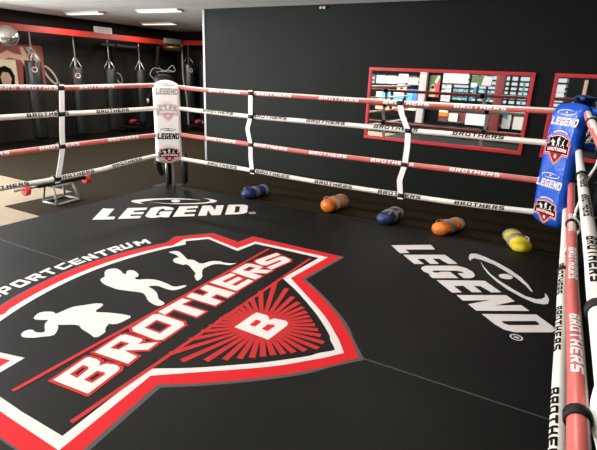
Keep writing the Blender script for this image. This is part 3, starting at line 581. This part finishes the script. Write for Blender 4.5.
# ---------------------------------------------------------------- training sandbags on the floor
def sandbag(label, c, yaw, L, R_, color, web, taper=1., sag=.86, pose=0):
    root = empty('sandbag', (c[0], c[1], FL+.008), label, 'sandbag', 'small training sandbags beside the ring')
    n = 18; cz = FL+.008+R_*sag; d = Vector((math.cos(yaw), math.sin(yaw), 0)); C0 = Vector((c[0], c[1], cz))
    def rad(t):
        e = min(1, (min(t+.0001, 1.0001-t)/.16)); e = max(0., e)
        base = math.sqrt(max(0, 1-(1-e)**2))**.9 if e < 1 else 1
        return max(.004, R_*base*(1+(taper-1)*t)*(1-.05*math.sin(t*math.pi*2)**2))
    def P(t): return C0+d*((t-.5)*L)+Vector((0,0,(rad(t)-R_)*.3 if .1 < t < .9 else 0))
    m = MB(); ts = [i/n for i in range(n+1)]; m.tube([P(t) for t in ts], [rad(t) for t in ts], color, 24, flat=sag); body = m.build('body', root)
    def band(t0, t1, name='strap', grow=.005):
        q = MB(); tt = [t0+(t1-t0)*k/4 for k in range(5)]
        q.tube([P(t) for t in tt], [rad(t)+grow for t in tt], web, 24, flat=sag); q.build(name, root)
    band(.34,.50); band(.76,.90)
    # lengthwise strap and carry handle
    q = MB(); s = Vector((-d.y, d.x, 0)); vs = []; fs = []
    tt = [.30+.62*k/8 for k in range(9)]
    a0 = math.radians(35 if pose == 0 else 140)
    for t in tt:
        r = rad(t)+.0065
        for da in (-.20,.20): vs.append(P(t)+s*math.cos(a0+da)*r+Vector((0,0,1))*math.sin(a0+da)*r*sag)
    for k in range(8): fs.append([2*k, 2*k+1, 2*k+3, 2*k+2])
    q.add(vs, fs, web, True); q.build('strap', root)
    q = MB(); hp = []
    for k in range(7):
        t = .12+.26*k/6; r = rad(t)+.004+.022*math.sin(k/6*math.pi); a = math.radians(60 if pose == 0 else 120)
        hp.append(P(t)+s*math.cos(a)*r+Vector((0,0,1))*math.sin(a)*r*sag)
    q.tube(hp, .009, web, 8); q.build('handle', body)
    return root
sandbag('dark blue sandbag with grey straps nearest the white corner pad', (1.12,.47), math.radians(84), .50, .088, 'blue', 'webbing_dark')
sandbag('rounded orange sandbag with worn grey bands between the two blue sandbags', (2.27,.55), math.radians(82), .46, .105, 'orange', 'webbing')
sandbag('blue sandbag with grey straps right of the rounded orange sandbag', (3.03,.47), math.radians(86), .50, .103, 'blue', 'webbing', .9, .80, 1)
sandbag('flattened orange sandbag with grey straps left of the yellow sandbag', (3.71,.47), math.radians(70), .50, .103, 'orange', 'webbing', .9, .78)
sandbag('bright yellow sandbag with grey straps nearest the blue corner pad', (4.42,.38), math.radians(110), .50, .102, 'yellow', 'webbing', .95, .78, 1)

# ---------------------------------------------------------------- heavy bags and beams
m = MB(); m.box((-5.06,-.9,2.165), (-4.94,5.95,2.285), 'beam'); m.box((-5.6,-.9,2.165), (-5.06,-.78,2.285), 'beam'); m.box((-5.6,5.72,2.165), (-5.06,5.84,2.285), 'beam')
tag(m.build('steel_beam'), 'long red steel beam that carries the heavy bags along left wall', 'beam')
m = MB(); m.box((-4.94,5.83,2.20), (.6,5.95,2.32), 'beam')
for x in (-4.2,-1.5): m.box((x,5.95,2.20), (x+.1,6.4,2.32), 'beam')
tag(m.build('steel_beam'), 'red steel beam running along the far wall behind partition', 'beam')
def chain_link(m, c, vert, sc=.018):
    Mx = Matrix.Rotation(math.radians(90), 4, 'X') @ Matrix.Identity(4)
    if vert: Mx = Matrix.Rotation(math.radians(90), 4, 'Z') @ Mx
    m.torus(c, sc, sc*.27, 'chain', Mx, 10, 5, sx=.65, sy=1.25)
def heavy_bag(x, y, z0, z1, r, ztop, label, badge=True):
    root = empty('heavy_bag', (x, y, z0), label, 'punching bag', 'heavy bags hanging from the red beam')
    m = MB(); h = z1-z0
    m.lathe([(.01,z0),(r*.75,z0+.01),(r*.96,z0+.05),(r,z0+.10),(r*1.01,z0+h*.5),(r,z1-.03),(r*.9,z1),(.01,z1)], 'bag', Matrix.Translation((x,y,0)), 28); body = m.build('body', root)
    m = MB(); zz = z1+.22
    for k in range(4):
        a = math.pi/4+k*math.pi/2
        m.tube([(x+r*.85*math.cos(a), y+r*.85*math.sin(a), z1-.06), (x+r*.8*math.cos(a), y+r*.8*math.sin(a), z1+.02), (x, y, zz)], .011, 'chain', 6)
    m.build('hanger_strap', root)
    m = MB(); z = zz; k = 0
    while z < ztop: chain_link(m, (x, y, z), k % 2); z += .036; k += 1
    m.build('chain', root)
    if badge:
        m = MB(); a = math.radians(-25)
        F = lambda u, v, k=0: (x+(r+.004+k)*math.cos(a+u/r), y+(r+.004+k)*math.sin(a+u/r), z1-.17+v)
        m.poly([[(.055*math.cos(t*.5236), .055*math.sin(t*.5236)) for t in range(12)]], 'strap_white', F)
        m.poly([[(-.035,-.01),(-.01,-.01),(-.01,.03),(-.035,.03)]], 'print_red', lambda u, v: F(u, v, .001)); m.poly([[(.01,-.01),(.035,-.01),(.035,.03),(.01,.03)]], 'print_red', lambda u, v: F(u, v, .001))
        m.build('badge', body)
    return root
heavy_bag(-5.0,.42,.10,1.50,.17,2.165,'black heavy bag cut off by the left edge of the picture', False)
heavy_bag(-5.0,1.50,.04,1.62,.15,2.165,'wide black heavy bag with white and red badge in front of the posters')
heavy_bag(-5.0,2.49,.04,1.52,.14,2.165,'black heavy bag with side badge, next right of the posters')
heavy_bag(-5.0,3.40,.05,1.52,.135,2.165,'black heavy bag hanging just below the white emergency sign box', False)
heavy_bag(-5.0,4.34,.16,1.52,.13,2.165,'black heavy bag hanging left of the white corner pad', False)
heavy_bag(-4.75,5.89,.10,1.72,.16,2.20,'black heavy bag at the far wall beside the aluminium strip')
heavy_bag(-4.15,5.89,.10,1.72,.16,2.20,'black heavy bag half hidden by the black partition edge', False)
heavy_bag(-5.32,5.3,.12,1.45,.15,2.1,'black heavy bag in the far corner behind the white corner pad', False)
m = MB(); m.box((-5.46,5.24,2.08), (-5.06,5.36,2.12), 'black'); tag(m.build('wall_bracket'), 'black wall bracket in the far corner', 'bracket')

# sign box, bracket, convex mirror, speaker, wall posters, chain mural
m = MB(); m.box((-5.07,3.10,2.285), (-5.0,3.56,2.42), 'lamp_body', bevel=.008)
s = empty('sign_box', (-5.03,3.33,2.285), 'white emergency sign box on top of the red beam', 'sign'); m.build('housing', s)
for k in range(2):
    m = MB()
    for j in range(7): m.box((-5.0,3.14+j*.055,2.315+k*.045), (-4.997,3.18+j*.055,2.335+k*.045), 'ink_gray')
    m.build('small_print', s)
m = MB(); m.box((-5.6,3.60,2.02), (-4.9,3.68,2.08), 'black'); m.box((-5.02,3.2,2.02), (-4.94,4.35,2.07), 'black'); m.box((-5.45,3.86,.5), (-5.38,3.94,2.05), 'black')
m.box((-5.6,3.86,.5), (-5.38,3.94,.56), 'black')
tag(m.build('pull_up_bracket'), 'black steel pull-up bracket on the brick wall under the beam', 'bracket')
root = empty('convex_mirror', (-5.0,.98,2.05), 'round clear convex mirror hanging at the left end of red beam', 'mirror')
cm = Matrix.Translation((-4.86,.98,2.05)) @ Matrix.Rotation(math.radians(80), 4, 'Y') @ Matrix.Rotation(math.radians(20), 4, 'X')
m = MB(); m.lathe([(.18,0),(.176,.02),(.145,.045),(.09,.068),(.04,.076),(.005,.078)], 'dome', cm, 32); m.build('dome', root)
m = MB(); m.torus((-4.86,.98,2.05), .18, .009, 'gray_metal', Matrix.Rotation(math.radians(80), 4, 'Y') @ Matrix.Rotation(math.radians(20), 4, 'X'), 32); m.tube([(-4.9,.98,2.05),(-4.97,.98,2.17)], .012, 'black'); m.build('rim', root)
root = empty('loudspeaker', (-5.0,5.6,2.2), 'bronze round loudspeaker hanging from the far end of red beam', 'loudspeaker')
m = MB(); m.box((-4.938,5.15,2.20), (-4.86,5.75,2.33), 'gray_metal', bevel=.01); m.build('bracket', root)
m = MB(); m.lathe([(.02,2.02),(.20,2.03),(.27,2.08),(.28,2.12),(.26,2.15),(.02,2.16)], 'bronze', Matrix.Translation((-4.90,5.45,0))); m.build('drum', root)
m = MB(); m.tube([(-4.90,5.45,2.15),(-4.90,5.45,2.22)], .03, 'black'); m.build('neck', root)
XW = -5.598
def wallpoly(m, pts, mt, k=0): m.poly([pts], mt, lambda u, v: (XW+.02+k*.001, u, v))
root = empty('poster', (XW,1.5,1.14), 'brick red poster on the dark wall behind the wide heavy bag', 'poster')
m = MB(); m.box((XW,.7,1.10), (XW+.018,2.14,1.93), 'poster_red'); m.build('sheet', root)
m = MB()
for (pl, c, k) in (([(1.02,1.70),(1.22,1.60),(1.38,1.66),(1.62,1.62),(1.78,1.40),(1.88,1.42),(1.80,1.66),(1.70,1.90),(1.62,1.88),(1.66,1.72),(1.50,1.74),(1.36,1.80),(1.20,1.72),(1.05,1.80)],'skin',1),
                   ([(1.75,1.88),(2.0,1.5),(2.08,1.5),(2.05,1.7),(1.9,1.9)],'mural',1), ([(1.62,1.14),(1.66,1.5),(1.84,1.52),(1.98,1.30),(2.0,1.14)],'ink',1)):
    wallpoly(m, pl, c, k)
m.build('artwork', root)
root = empty('poster', (XW,1.3,1.14), 'cream poster of a dark haired face at the left edge of picture', 'poster')
m = MB(); m.box((XW+.019,.95,1.06), (XW+.034,1.50,1.62), 'cream'); m.build('sheet', root)
m = MB()
F = lambda pts, mt, k: m.poly([pts], mt, lambda u, v: (XW+.0345+k*.001, u, v))
F([(1.10,1.10),(1.08,1.32),(1.14,1.46),(1.26,1.50),(1.38,1.44),(1.44,1.30),(1.42,1.10)], 'ink', 1)
F([(1.16,1.14),(1.14,1.28),(1.20,1.38),(1.32,1.36),(1.37,1.24),(1.33,1.12),(1.24,1.08)], 'skin', 2)
m.build('artwork', root)
root = empty('chain_mural', (XW,2.6,.6), 'pale painted chain links on the dark brick wall between the heavy bags', 'wall painting')
def link(c, ang, a, b_, w):
    m = MB()
    ca, sa = math.cos(ang), math.sin(ang); E_ = lambda A, B_: [(c[0]+A*math.cos(t)*ca-B_*math.sin(t)*sa, c[1]+A*math.cos(t)*sa+B_*math.sin(t)*ca) for t in [i*math.pi/12 for i in range(24)]]
    m.poly([E_(a, b_), E_(a-w, b_-w)], 'mural', lambda u, v: (XW+.002, u, v)); m.build('painted_link', root)
link((2.06,1.60), math.radians(-58), .12, .06, .03); link((2.28,1.33), math.radians(-52), .25, .10, .045); link((2.50,1.00), math.radians(-75), .20, .05, .03)
link((2.95,.62), math.radians(40), .22, .10, .03); link((3.05,.92), math.radians(80), .16, .07, .03); link((4.2,1.28), math.radians(-65), .15, .09, .025)

# clutter at the foot of the far walls
for (x, y, lab) in ((-5.2,4.22,'red boxing glove on the low rack left of white corner pad'), (-4.10,5.50,'red boxing glove on the low rack near the aluminium strip')):
    root = empty('boxing_glove', (x, y, .10), lab, 'boxing glove')
    m = MB(); m.tube([(x,y-.14,.20),(x,y-.12,.20),(x,y-.02,.22),(x,y+.08,.22),(x,y+.12,.21)], [.02,.06,.07,.06,.03], 'glove_red', 16); m.build('fist', root)
    m = MB(); m.tube([(x,y+.10,.19),(x,y+.16,.19)], .045, 'strap_white', 14); m.build('cuff', root)
    m = MB(); m.tube([(x+.06,y-.10,.22),(x+.09,y-.03,.25),(x+.06,y+.04,.24)], [.025,.035,.02], 'glove_red', 10); m.build('thumb', root)
for (x0, y0, x1, y1, lab) in ((-5.4,3.85,-5.0,4.5,'low black rack on the floor below the brick wall'), (-4.45,5.40,-3.8,5.72,'low black rack on the floor by the far wall')):
    root = empty('floor_rack', ((x0+x1)/2,(y0+y1)/2,FL+.02), lab, 'rack')
    m = MB(); m.box((x0,y0,.08), (x1,y1,.11), 'black'); m.build('shelf', root)
    for (lx, ly) in ((x0+.02,y0+.02),(x1-.04,y0+.02),(x0+.02,y1-.04),(x1-.04,y1-.04)):
        m = MB(); m.box((lx,ly,FL+.02), (lx+.02,ly+.02,.08), 'black'); m.build('leg', root)
root = empty('hanging_strap', (-5.1,4.9,.7), 'black strap with a white end hanging left of the white corner pad', 'strap')
hang = resample([(-5.02,5.05,2.16),(-5.1,5.03,1.6),(-5.15,4.96,1.25),(-5.18,4.86,.95),(-5.2,4.74,.78)], 6)
m = MB(); m.tube(hang, .045, 'black', 12); m.build('strap', root)
m = MB(); m.tube([(-5.2,4.74,.78),(-5.2,4.70,.68)], .055, 'strap_white', 12); m.build('end_cap', root)
m = MB(); m.tube(resample([(-4.80,5.70,2.2),(-4.78,5.70,1.3),(-4.68,5.70,.8),(-4.64,5.70,-.03)], 6), .022, 'gray_metal', 8)
tag(m.build('cable'), 'thin grey cable hanging right of the white corner pad', 'cable')

# ---------------------------------------------------------------- low exercise bench
root = empty('exercise_bench', (-.66,-1.15,FL+.008), 'low grey framed exercise bench with black bar and red foam ends', 'bench')
zt = .18; zb = FL+.008
bt = [(-.79,-1.34),(-.53,-1.34),(-.56,-1.00),(-.83,-1.02)]; tp = [(-.76,-1.32),(-.59,-1.32),(-.60,-1.06),(-.77,-1.06)]
for (q, p) in zip(bt, tp):
    m = MB(); m.tube([(q[0],q[1],zb+.014), (p[0],p[1],zt)], .015, 'gray_metal', 8); m.build('leg', root)
for nm, q, z in (('lower_frame', bt, zb+.015), ('upper_frame', tp, zt)):
    m = MB()
    for i in range(4):
        a, c = q[i], q[(i+1)%4]; m.tube([(a[0],a[1],z), (c[0],c[1],z)], .014, 'gray_metal', 8)
    m.build(nm, root)
m = MB(); m.box((-.80,-1.50,zt+.012), (-.60,-.85,zt+.06), 'black', bevel=.015); m.build('pad', root)
m = MB(); m.tube([(-.66,-1.76,.205),(-.66,-.79,.205)], .016, 'gray_metal', 10); m.build('crossbar', root)
for y in (-1.62,-.81):
    m = MB(); m.tube([(-.66,y-.028,.195),(-.66,y-.024,.195),(-.66,y+.024,.195),(-.66,y+.028,.195)], [.055,.070,.070,.055], 'foam_red', 20); m.build('foam_roller', root)

# ---------------------------------------------------------------- wall mirrors
def wall_mirror(s0, s1, z0, z1, label):
    C0 = PM @ Vector(((s0+s1)/2, 0, z0)); root = empty('wall_mirror', C0, label, 'mirror', 'red framed mirrors on the black wall')
    w = .045
    m = MB(); m.box((s0+w,-.012,z0+w), (s1-w,-.006,z1-w), 'mirror', PM); m.build('glass', root)
    m = MB()
    m.box((s0,-.030,z0), (s1,0,z0+w), 'frame_red', PM, bevel=.004); m.box((s0,-.030,z1-w), (s1,0,z1), 'frame_red', PM, bevel=.004)
    m.box((s0,-.030,z0+w), (s0+w,0,z1-w), 'frame_red', PM, bevel=.004); m.box((s1-w,-.030,z0+w), (s1,0,z1-w), 'frame_red', PM, bevel=.004)
    m.build('frame', root)
wall_mirror(3.25,5.475,.697,1.725,'long red framed mirror between the white strap and blue corner pad')
wall_mirror(5.69,7.90,.697,1.725,'red framed mirror partly hidden behind the blue corner pad')
root = empty('motion_sensor', PM @ Vector((2.42,-.03,2.54)), 'tiny white twin motion sensor high on the black wall', 'sensor')
for s_ in (2.39,2.45):
    m = MB(); m.lathe([(.005,-.02),(.022,-.015),(.022,.015),(.005,.02)], 'lamp_body', PM @ Matrix.Translation((s_,-.03,2.545)), 12); m.build('eye', root)
m = MB(); m.box((2.37,-.028,2.53), (2.47,-.001,2.56), 'lamp_body', PM, bevel=.003); m.build('plate', root)

# ---------------------------------------------------------------- storage rack beyond the right ropes
root = empty('storage_rack', (5.6,1.25,FL+.008), 'black wire storage rack beyond the blue corner pad', 'rack')
for x in (5.15,6.4):
    for y in (1.0,1.55):
        m = MB(); m.box((x,y,FL+.008), (x+.03,y+.03,1.22), 'black'); m.build('upright', root)
for z in (.15,.5,.85,1.19):
    m = MB(); m.box((5.15,1.0,z), (6.43,1.03,z+.02), 'black'); m.box((5.15,1.55,z), (6.43,1.58,z+.02), 'black')
    for k in range(24): m.box((5.18+k*.052,1.03,z+.004), (5.188+k*.052,1.55,z+.014), 'black')
    m.build('shelf', root)
m = MB()
for k in range(24): m.box((5.18+k*.052,1.565,.1), (5.186+k*.052,1.571,1.2), 'black')
for k in range(20): m.box((5.15,1.571,.12+k*.055), (6.43,1.576,.127+k*.055), 'black')
m.build('back_grid', root)
for (x, y, z, cc, lab) in ((5.35,1.2,.17,'blue','dark blue gear bag on the lowest shelf of the wire rack'), (5.45,1.22,.52,'rubber','black gear bag on the second shelf of wire rack'), (5.4,1.25,.87,'rubber','black gear bag on the third shelf of wire rack')):
    root = empty('gear_bag', (x, y, z), lab, 'bag')
    m = MB(); m.box((x-.16,y-.14,z), (x+.22,y+.16,z+.22), cc, bevel=.05); m.build('body', root)
    m = MB(); m.tube([(x-.08,y,z+.20),(x-.04,y,z+.27),(x+.08,y,z+.27),(x+.12,y,z+.20)], .012, 'webbing_dark', 8); m.build('handle', root)

# ---------------------------------------------------------------- shop front behind the camera (seen in the mirrors)
FY = -8.6
m = MB(); m.box((-5.7,FY-.15,FL), (8.2,FY,.12), 'wall_black'); m.box((-5.7,FY-.15,2.1), (8.2,FY,CE), 'wall_black')
m.box((-5.7,FY-.15,.12), (-3.3,FY,2.1), 'wall_black'); m.box((3.75,FY-.15,.12), (8.2,FY,2.1), 'wall_black')
struct(m.build('wall_front'), 'black front wall with the shop window')
m = MB()
for x in (-3.3,-2.85,-2.4,-2.0,-1.6,-1.2,-.75,-.3,.12,.7,.98,1.28,1.75,2.0,2.25,2.6,2.95,3.3,3.72): m.box((x-.035,FY-.08,.12), (x+.035,FY-.02,2.1), 'black')
for z in (.12,.30,.52,.70,.88,1.03,1.18,1.32,1.46,1.62,1.8,2.05): m.box((-3.3,FY-.07,z-.03), (3.75,FY-.03,z+.03), 'black')
struct(m.build('window_2'), 'black gridded shop window at the front')
m = MB(); m.box((-3.3,FY-.055,.12), (3.75,FY-.047,2.1), 'glass'); struct(m.build('window_3'), 'glass panes of the shop window')
for (x0, x1, z0, z1, lab) in ((-3.27,-1.0,.13,1.34,'added black panel behind the posters at left of the mirror'), (-3.27,-1.0,1.66,2.05,'added black panel above grey display boards'), (-.74,-.25,.12,2.05,'added black panel behind the boxer poster in mirror'),
    (-.25,1.6,.62,.93,'added black panel between white panels and teal lettering'), (1.9,3.7,.60,.80,'added black panel right of the red column'), (-3.27,3.7,.0,.12,'black sill panel along the foot of shop window')):
    m = MB(); m.box((x0,FY+.0,z0), (x1,FY+.03,z1), 'rubber'); tag(m.build('backing_panel'), lab, 'panel')  # black panels added to darken the bright shop window in the mirrors
m = MB(); m.box((1.60,FY+.02,FL), (1.88,FY+.26,CE), 'column_red', bevel=.01); tag(m.build('column'), 'dark red column reflected in the long mirror', 'column')
m = MB(); m.box((-1.02,FY+.02,FL), (-.76,FY+.20,CE), 'taupe', bevel=.01); tag(m.build('column'), 'taupe column reflected near the white strap in mirror', 'column')
def poster(label, x0, z0, x1, z1, layers, name='poster', cat='poster', y=FY+.05, grp=None, th=.015):
    root = empty(name, ((x0+x1)/2, y, z0), label, cat, grp)
    m = MB(); m.box((x0,y-th,z0), (x1,y,z1), layers[0], bevel=0); sh = m.build('sheet', root)
    if len(layers) > 1:
        m = MB()
        for k, (c, pts) in enumerate(layers[1:]):
            m.poly([[(x0+u*(x1-x0), z0+v*(z1-z0)) for u, v in pts]], c, lambda u, v: (u, y+.001*(k+1), v))
        m.build('artwork', sh)
poster('grey display board high up, reflected at left end of mirror', -2.78,1.36,-1.9,1.64, ['gray_metal',('taupe',[(.05,.2),(.4,.3),(.35,.8),(.08,.7)])], 'display_board', 'display board')
poster('second grey display board, reflected left of the taupe column', -1.50,1.36,-1.12,1.62, ['gray_metal',('steel',[(.1,.1),(.9,.15),(.9,.5),(.1,.45)])], 'display_board', 'display board')
poster('cream and brown notice reflected between the grey boards', -1.88,1.42,-1.52,1.72, ['cream',('taupe',[(.1,.1),(.5,.2),(.4,.6),(.1,.5)])], 'notice', 'notice')
poster('yellow notice with dark figure reflected below cream notice', -1.90,1.10,-1.55,1.34, ['cream',('orange',[(.1,.5),(.9,.55),(.9,.95),(.1,.9)]),('ink',[(.3,.3),(.7,.35),(.65,.6),(.35,.6)])], 'notice', 'notice')
poster('cyan and cream poster reflected at far left of mirror', -2.72,.42,-2.15,1.16, ['cream',('cyan',[(.35,.35),(1,.35),(1,1),(.35,1)]),('orange',[(0,.05),(1,.05),(1,.3),(0,.35)]),('teal',[(.5,.5),(.8,.5),(.8,.8),(.6,.85)])])
poster('pale blue poster reflected left of the white strap', -2.02,.40,-1.62,1.06, ['blind',('cyan',[(0,.45),(1,.45),(1,.8),(0,.9)]),('orange',[(.1,.0),(.9,.0),(.9,.22),(.1,.18)])])
poster('blue poster reflected beside the taupe column', -1.52,.45,-1.10,1.20, ['navy',('cyan',[(.1,.5),(.5,.4),(.6,.9),(.1,.95)]),('cream',[(0,0),(1,0),(1,.2),(0,.15)])])
poster('poster of a bald boxer face on green and red ground in mirror', -.70,.98,-.32,1.72, ['leaf',('frame_red',[(.55,0),(1,0),(1,.8),(.7,.7)]),('cream',[(.5,.7),(.7,.6),(.95,.95),(.8,1)]),
   ('skin',[(.08,.0),(.05,.2),(.15,.42),(.2,.55),(.35,.6),(.52,.54),(.58,.40),(.66,.2),(.64,.0)]),('ink',[(.22,.18),(.30,.18),(.30,.24),(.22,.24)]),('ink',[(.42,.18),(.5,.18),(.5,.24),(.42,.24)]),('ink',[(.18,.42),(.3,.52),(.45,.52),(.55,.42),(.5,.38),(.25,.38)])])
poster('white roller blind reflected in the middle of the long mirror', -.22,1.48,.64,1.80, ['blind'], 'roller_blind', 'blind')
for k in range(4):
    poster('white slat panel, %s of the four stacked in the mirror' % ['topmost','second from top','third from top','lowest'][k], -.22,1.30-k*.15,.10,1.38-k*.15, ['blind',('taupe',[(.2,.2),(.6,.2),(.6,.7),(.2,.6)])], 'slat_panel', 'panel', grp='white slat panels in the shop window')
poster('green and pink poster reflected left of the red column', .76,1.42,1.44,1.76, ['leaf',('pink',[(.5,.1),(.95,.1),(1,.9),(.6,1)]),('blind',[(0,0),(.3,0),(.3,.3),(0,.3)])])
poster('small white square panel reflected lower middle of mirror', .15,.18,.46,.46, ['blind',('cream',[(.0,0),(.8,0),(.8,.5),(0,.6)])], 'wall_panel', 'panel')
poster('large white panel reflected left of the red column', .74,.12,1.50,.50, ['blind'], 'wall_panel', 'panel')
poster('tall white panel reflected right of the red column', 1.95,.10,2.22,.60, ['blind',('cyan',[(0,.7),(.6,.6),(.6,1),(0,1)])], 'wall_panel', 'panel')
poster('white panel reflected at the right end of the mirror', 2.30,.10,2.60,.52, ['blind'], 'wall_panel', 'panel')
poster('orange printed box reflected beneath the top right rope', -.22,.34,.10,.60, ['cream',('orange',[(0,0),(1,0),(1,.5),(0,.5)])], 'cardboard_box', 'box', th=.06)
m = MB(); m.box((-.25,FY-.02,.20), (3.6,FY+.0,.50), 'column_red'); tag(m.build('banner'), 'dark red banner strip reflected behind the white panels', 'banner')
# teal lettering on the shop window
m = MB()
def ring2(cx_, cz_, rx_, rz_, w): 
    E_ = lambda a, b_: [(cx_+a*math.cos(t), cz_+b_*math.sin(t)) for t in [i*math.pi/12 for i in range(24)]]
    m.poly([E_(rx_, rz_), E_(rx_-w, rz_-w)], 'teal', lambda u, v: (u, FY-.02, v))
ring2(.28,1.10,.12,.20,.05); ring2(.56,1.10,.12,.20,.05); ring2(1.10,1.12,.20,.22,.05)
for (pts) in ([(-.42,.9),(-.30,.9),(-.05,1.45),(-.15,1.45)], [(.70,.86),(.80,.86),(.98,1.38),(.88,1.38)], [(1.36,.9),(1.44,.9),(1.44,1.3),(1.36,1.3)], [(2.0,1.15),(2.6,1.15),(2.6,1.20),(2.0,1.20)], [(2.4,.9),(2.46,.9),(2.46,1.6),(2.4,1.6)]):
    m.poly([pts], 'teal', lambda u, v: (u, FY-.02, v))
tag(m.build('window_lettering'), 'teal script lettering on the shop window, reflected in mirror', 'lettering')
m = MB(); m.box((-3.2,FY+.3,FL+.013), (1.4,FY+.75,.05), 'black', bevel=.01); tag(m.build('low_bench'), 'long low black bench at the shop front reflected in the mirror', 'bench')
m = MB(); m.box((2.0,FY+.3,FL+.013), (3.6,FY+.8,.04), 'rubber', bevel=.01); tag(m.build('low_bench'), 'short low black bench right of the red column in the mirror', 'bench')
for k in range(3):
    poster('white louvre strip, %s of three reflected in the small mirror' % ['top','middle','bottom'][k], 3.40,1.05+k*.19,3.62,1.15+k*.19, ['blind'], 'louvre_strip', 'panel', grp='white louvre strips')
m = MB(); m.box((4.12,FY+.02,FL), (4.22,FY+.1,1.75), 'skin', bevel=.005); tag(m.build('pipe_column'), 'narrow tan pipe reflected above the blue corner pad', 'pipe')

# ---------------------------------------------------------------- ceiling lamps
def tube_lamp(x, y, label, power, L=1.0):
    root = empty('ceiling_lamp', (x, y, CE), label, 'ceiling lamp', 'fluorescent ceiling lamps')
    m = MB(); m.box((x-L/2,y-.09,CE-.03), (x+L/2,y+.09,CE-.0005), 'lamp_body', bevel=.004); hs = m.build('housing', root)
    m = MB(); m.box((x-L/2+.02,y-.06,CE-.045), (x+L/2-.02,y+.06,CE-.0305), 'diffuser'); m.build('diffuser', hs)
    ld = bpy.data.lights.new('lamp_light', 'AREA'); ld.shape = 'RECTANGLE'; ld.size = L; ld.size_y = .12; ld.energy = power; ld.color = (1,.95,.88)
    lo = bpy.data.objects.new('lamp_light', ld); COL.objects.link(lo); lo.location = (x, y, CE-.06)
for x, y, p, lab in ((-4.20,2.21,LP,'lit ceiling lamp nearest the left wall'), (-2.15,2.18,LP,'lit ceiling lamp left of the black partition, in the nearer row'),
    (-4.10,4.16,LP,'lit ceiling lamp in the row near the far corner'), (-1.9,4.2,LP,'ceiling lamp hidden behind the black partition'),
    (-3.2,-2.4,LP,'ceiling lamp over the tan floor left of the ring'), (.8,-1.0,LR,'ceiling lamp over the left back of the ring'), (3.6,-1.0,LR,'ceiling lamp over the right back of the ring'),
    (.8,-3.9,LR,'ceiling lamp over the left front of the ring'), (3.6,-3.9,LR,'ceiling lamp over the right front of the ring'),
    (-1.5,-6.9,LR,'ceiling lamp by the shop front, left one'), (1.5,-6.9,LR,'ceiling lamp by the shop front, middle one'), (4.6,-6.9,LR,'ceiling lamp by the shop front, right one')):
    tube_lamp(x, y, lab, p)
def area(name, loc, rot, sx, sy, e, col):
    ld = bpy.data.lights.new(name, 'AREA'); ld.shape = 'RECTANGLE'; ld.size = sx; ld.size_y = sy; ld.energy = e; ld.color = col
    o = bpy.data.objects.new(name, ld); COL.objects.link(o); o.location = loc; o.rotation_euler = rot
area('daylight_left_window', (-5.9,-4.3,1.3), (0,math.radians(-115),0), 2.0, 6.4, WL, (.96,.98,1))
area('daylight_shop_front', (.2,-8.95,1.15), (math.radians(90),0,0), 6.8, 1.9, WF, (.95,.98,1))

w = bpy.data.worlds.new('world'); scene.world = w; w.use_nodes = True
w.node_tree.nodes['Background'].inputs['Color'].default_value = (.72,.90,1,1); w.node_tree.nodes['Background'].inputs['Strength'].default_value = WS

# ---------------------------------------------------------------- camera
cd = bpy.data.cameras.new('camera'); cam = bpy.data.objects.new('camera', cd); COL.objects.link(cam)
cd.sensor_fit = 'HORIZONTAL'; cd.sensor_width = 36; cd.lens = 472.33*36/597; cd.clip_start = .02
r = Vector((.87616438,.48029863,.04061049)); u = Vector((-.18114232,.25001938,.9511455)); f = Vector((-.44668047,.84071609,-.30606048))
cam.matrix_world = Matrix(((r.x,u.x,-f.x,4.59386),(r.y,u.y,-f.y,-4.78242),(r.z,u.z,-f.z,1.59913),(0,0,0,1)))
scene.camera = cam
vs = scene.view_settings
vs.view_transform = 'Standard'; vs.look = 'None'; vs.gamma = 1; vs.use_curve_mapping = False; vs.exposure = EXPO
scene.cycles.use_denoising = True
scene.cycles.max_bounces = 8
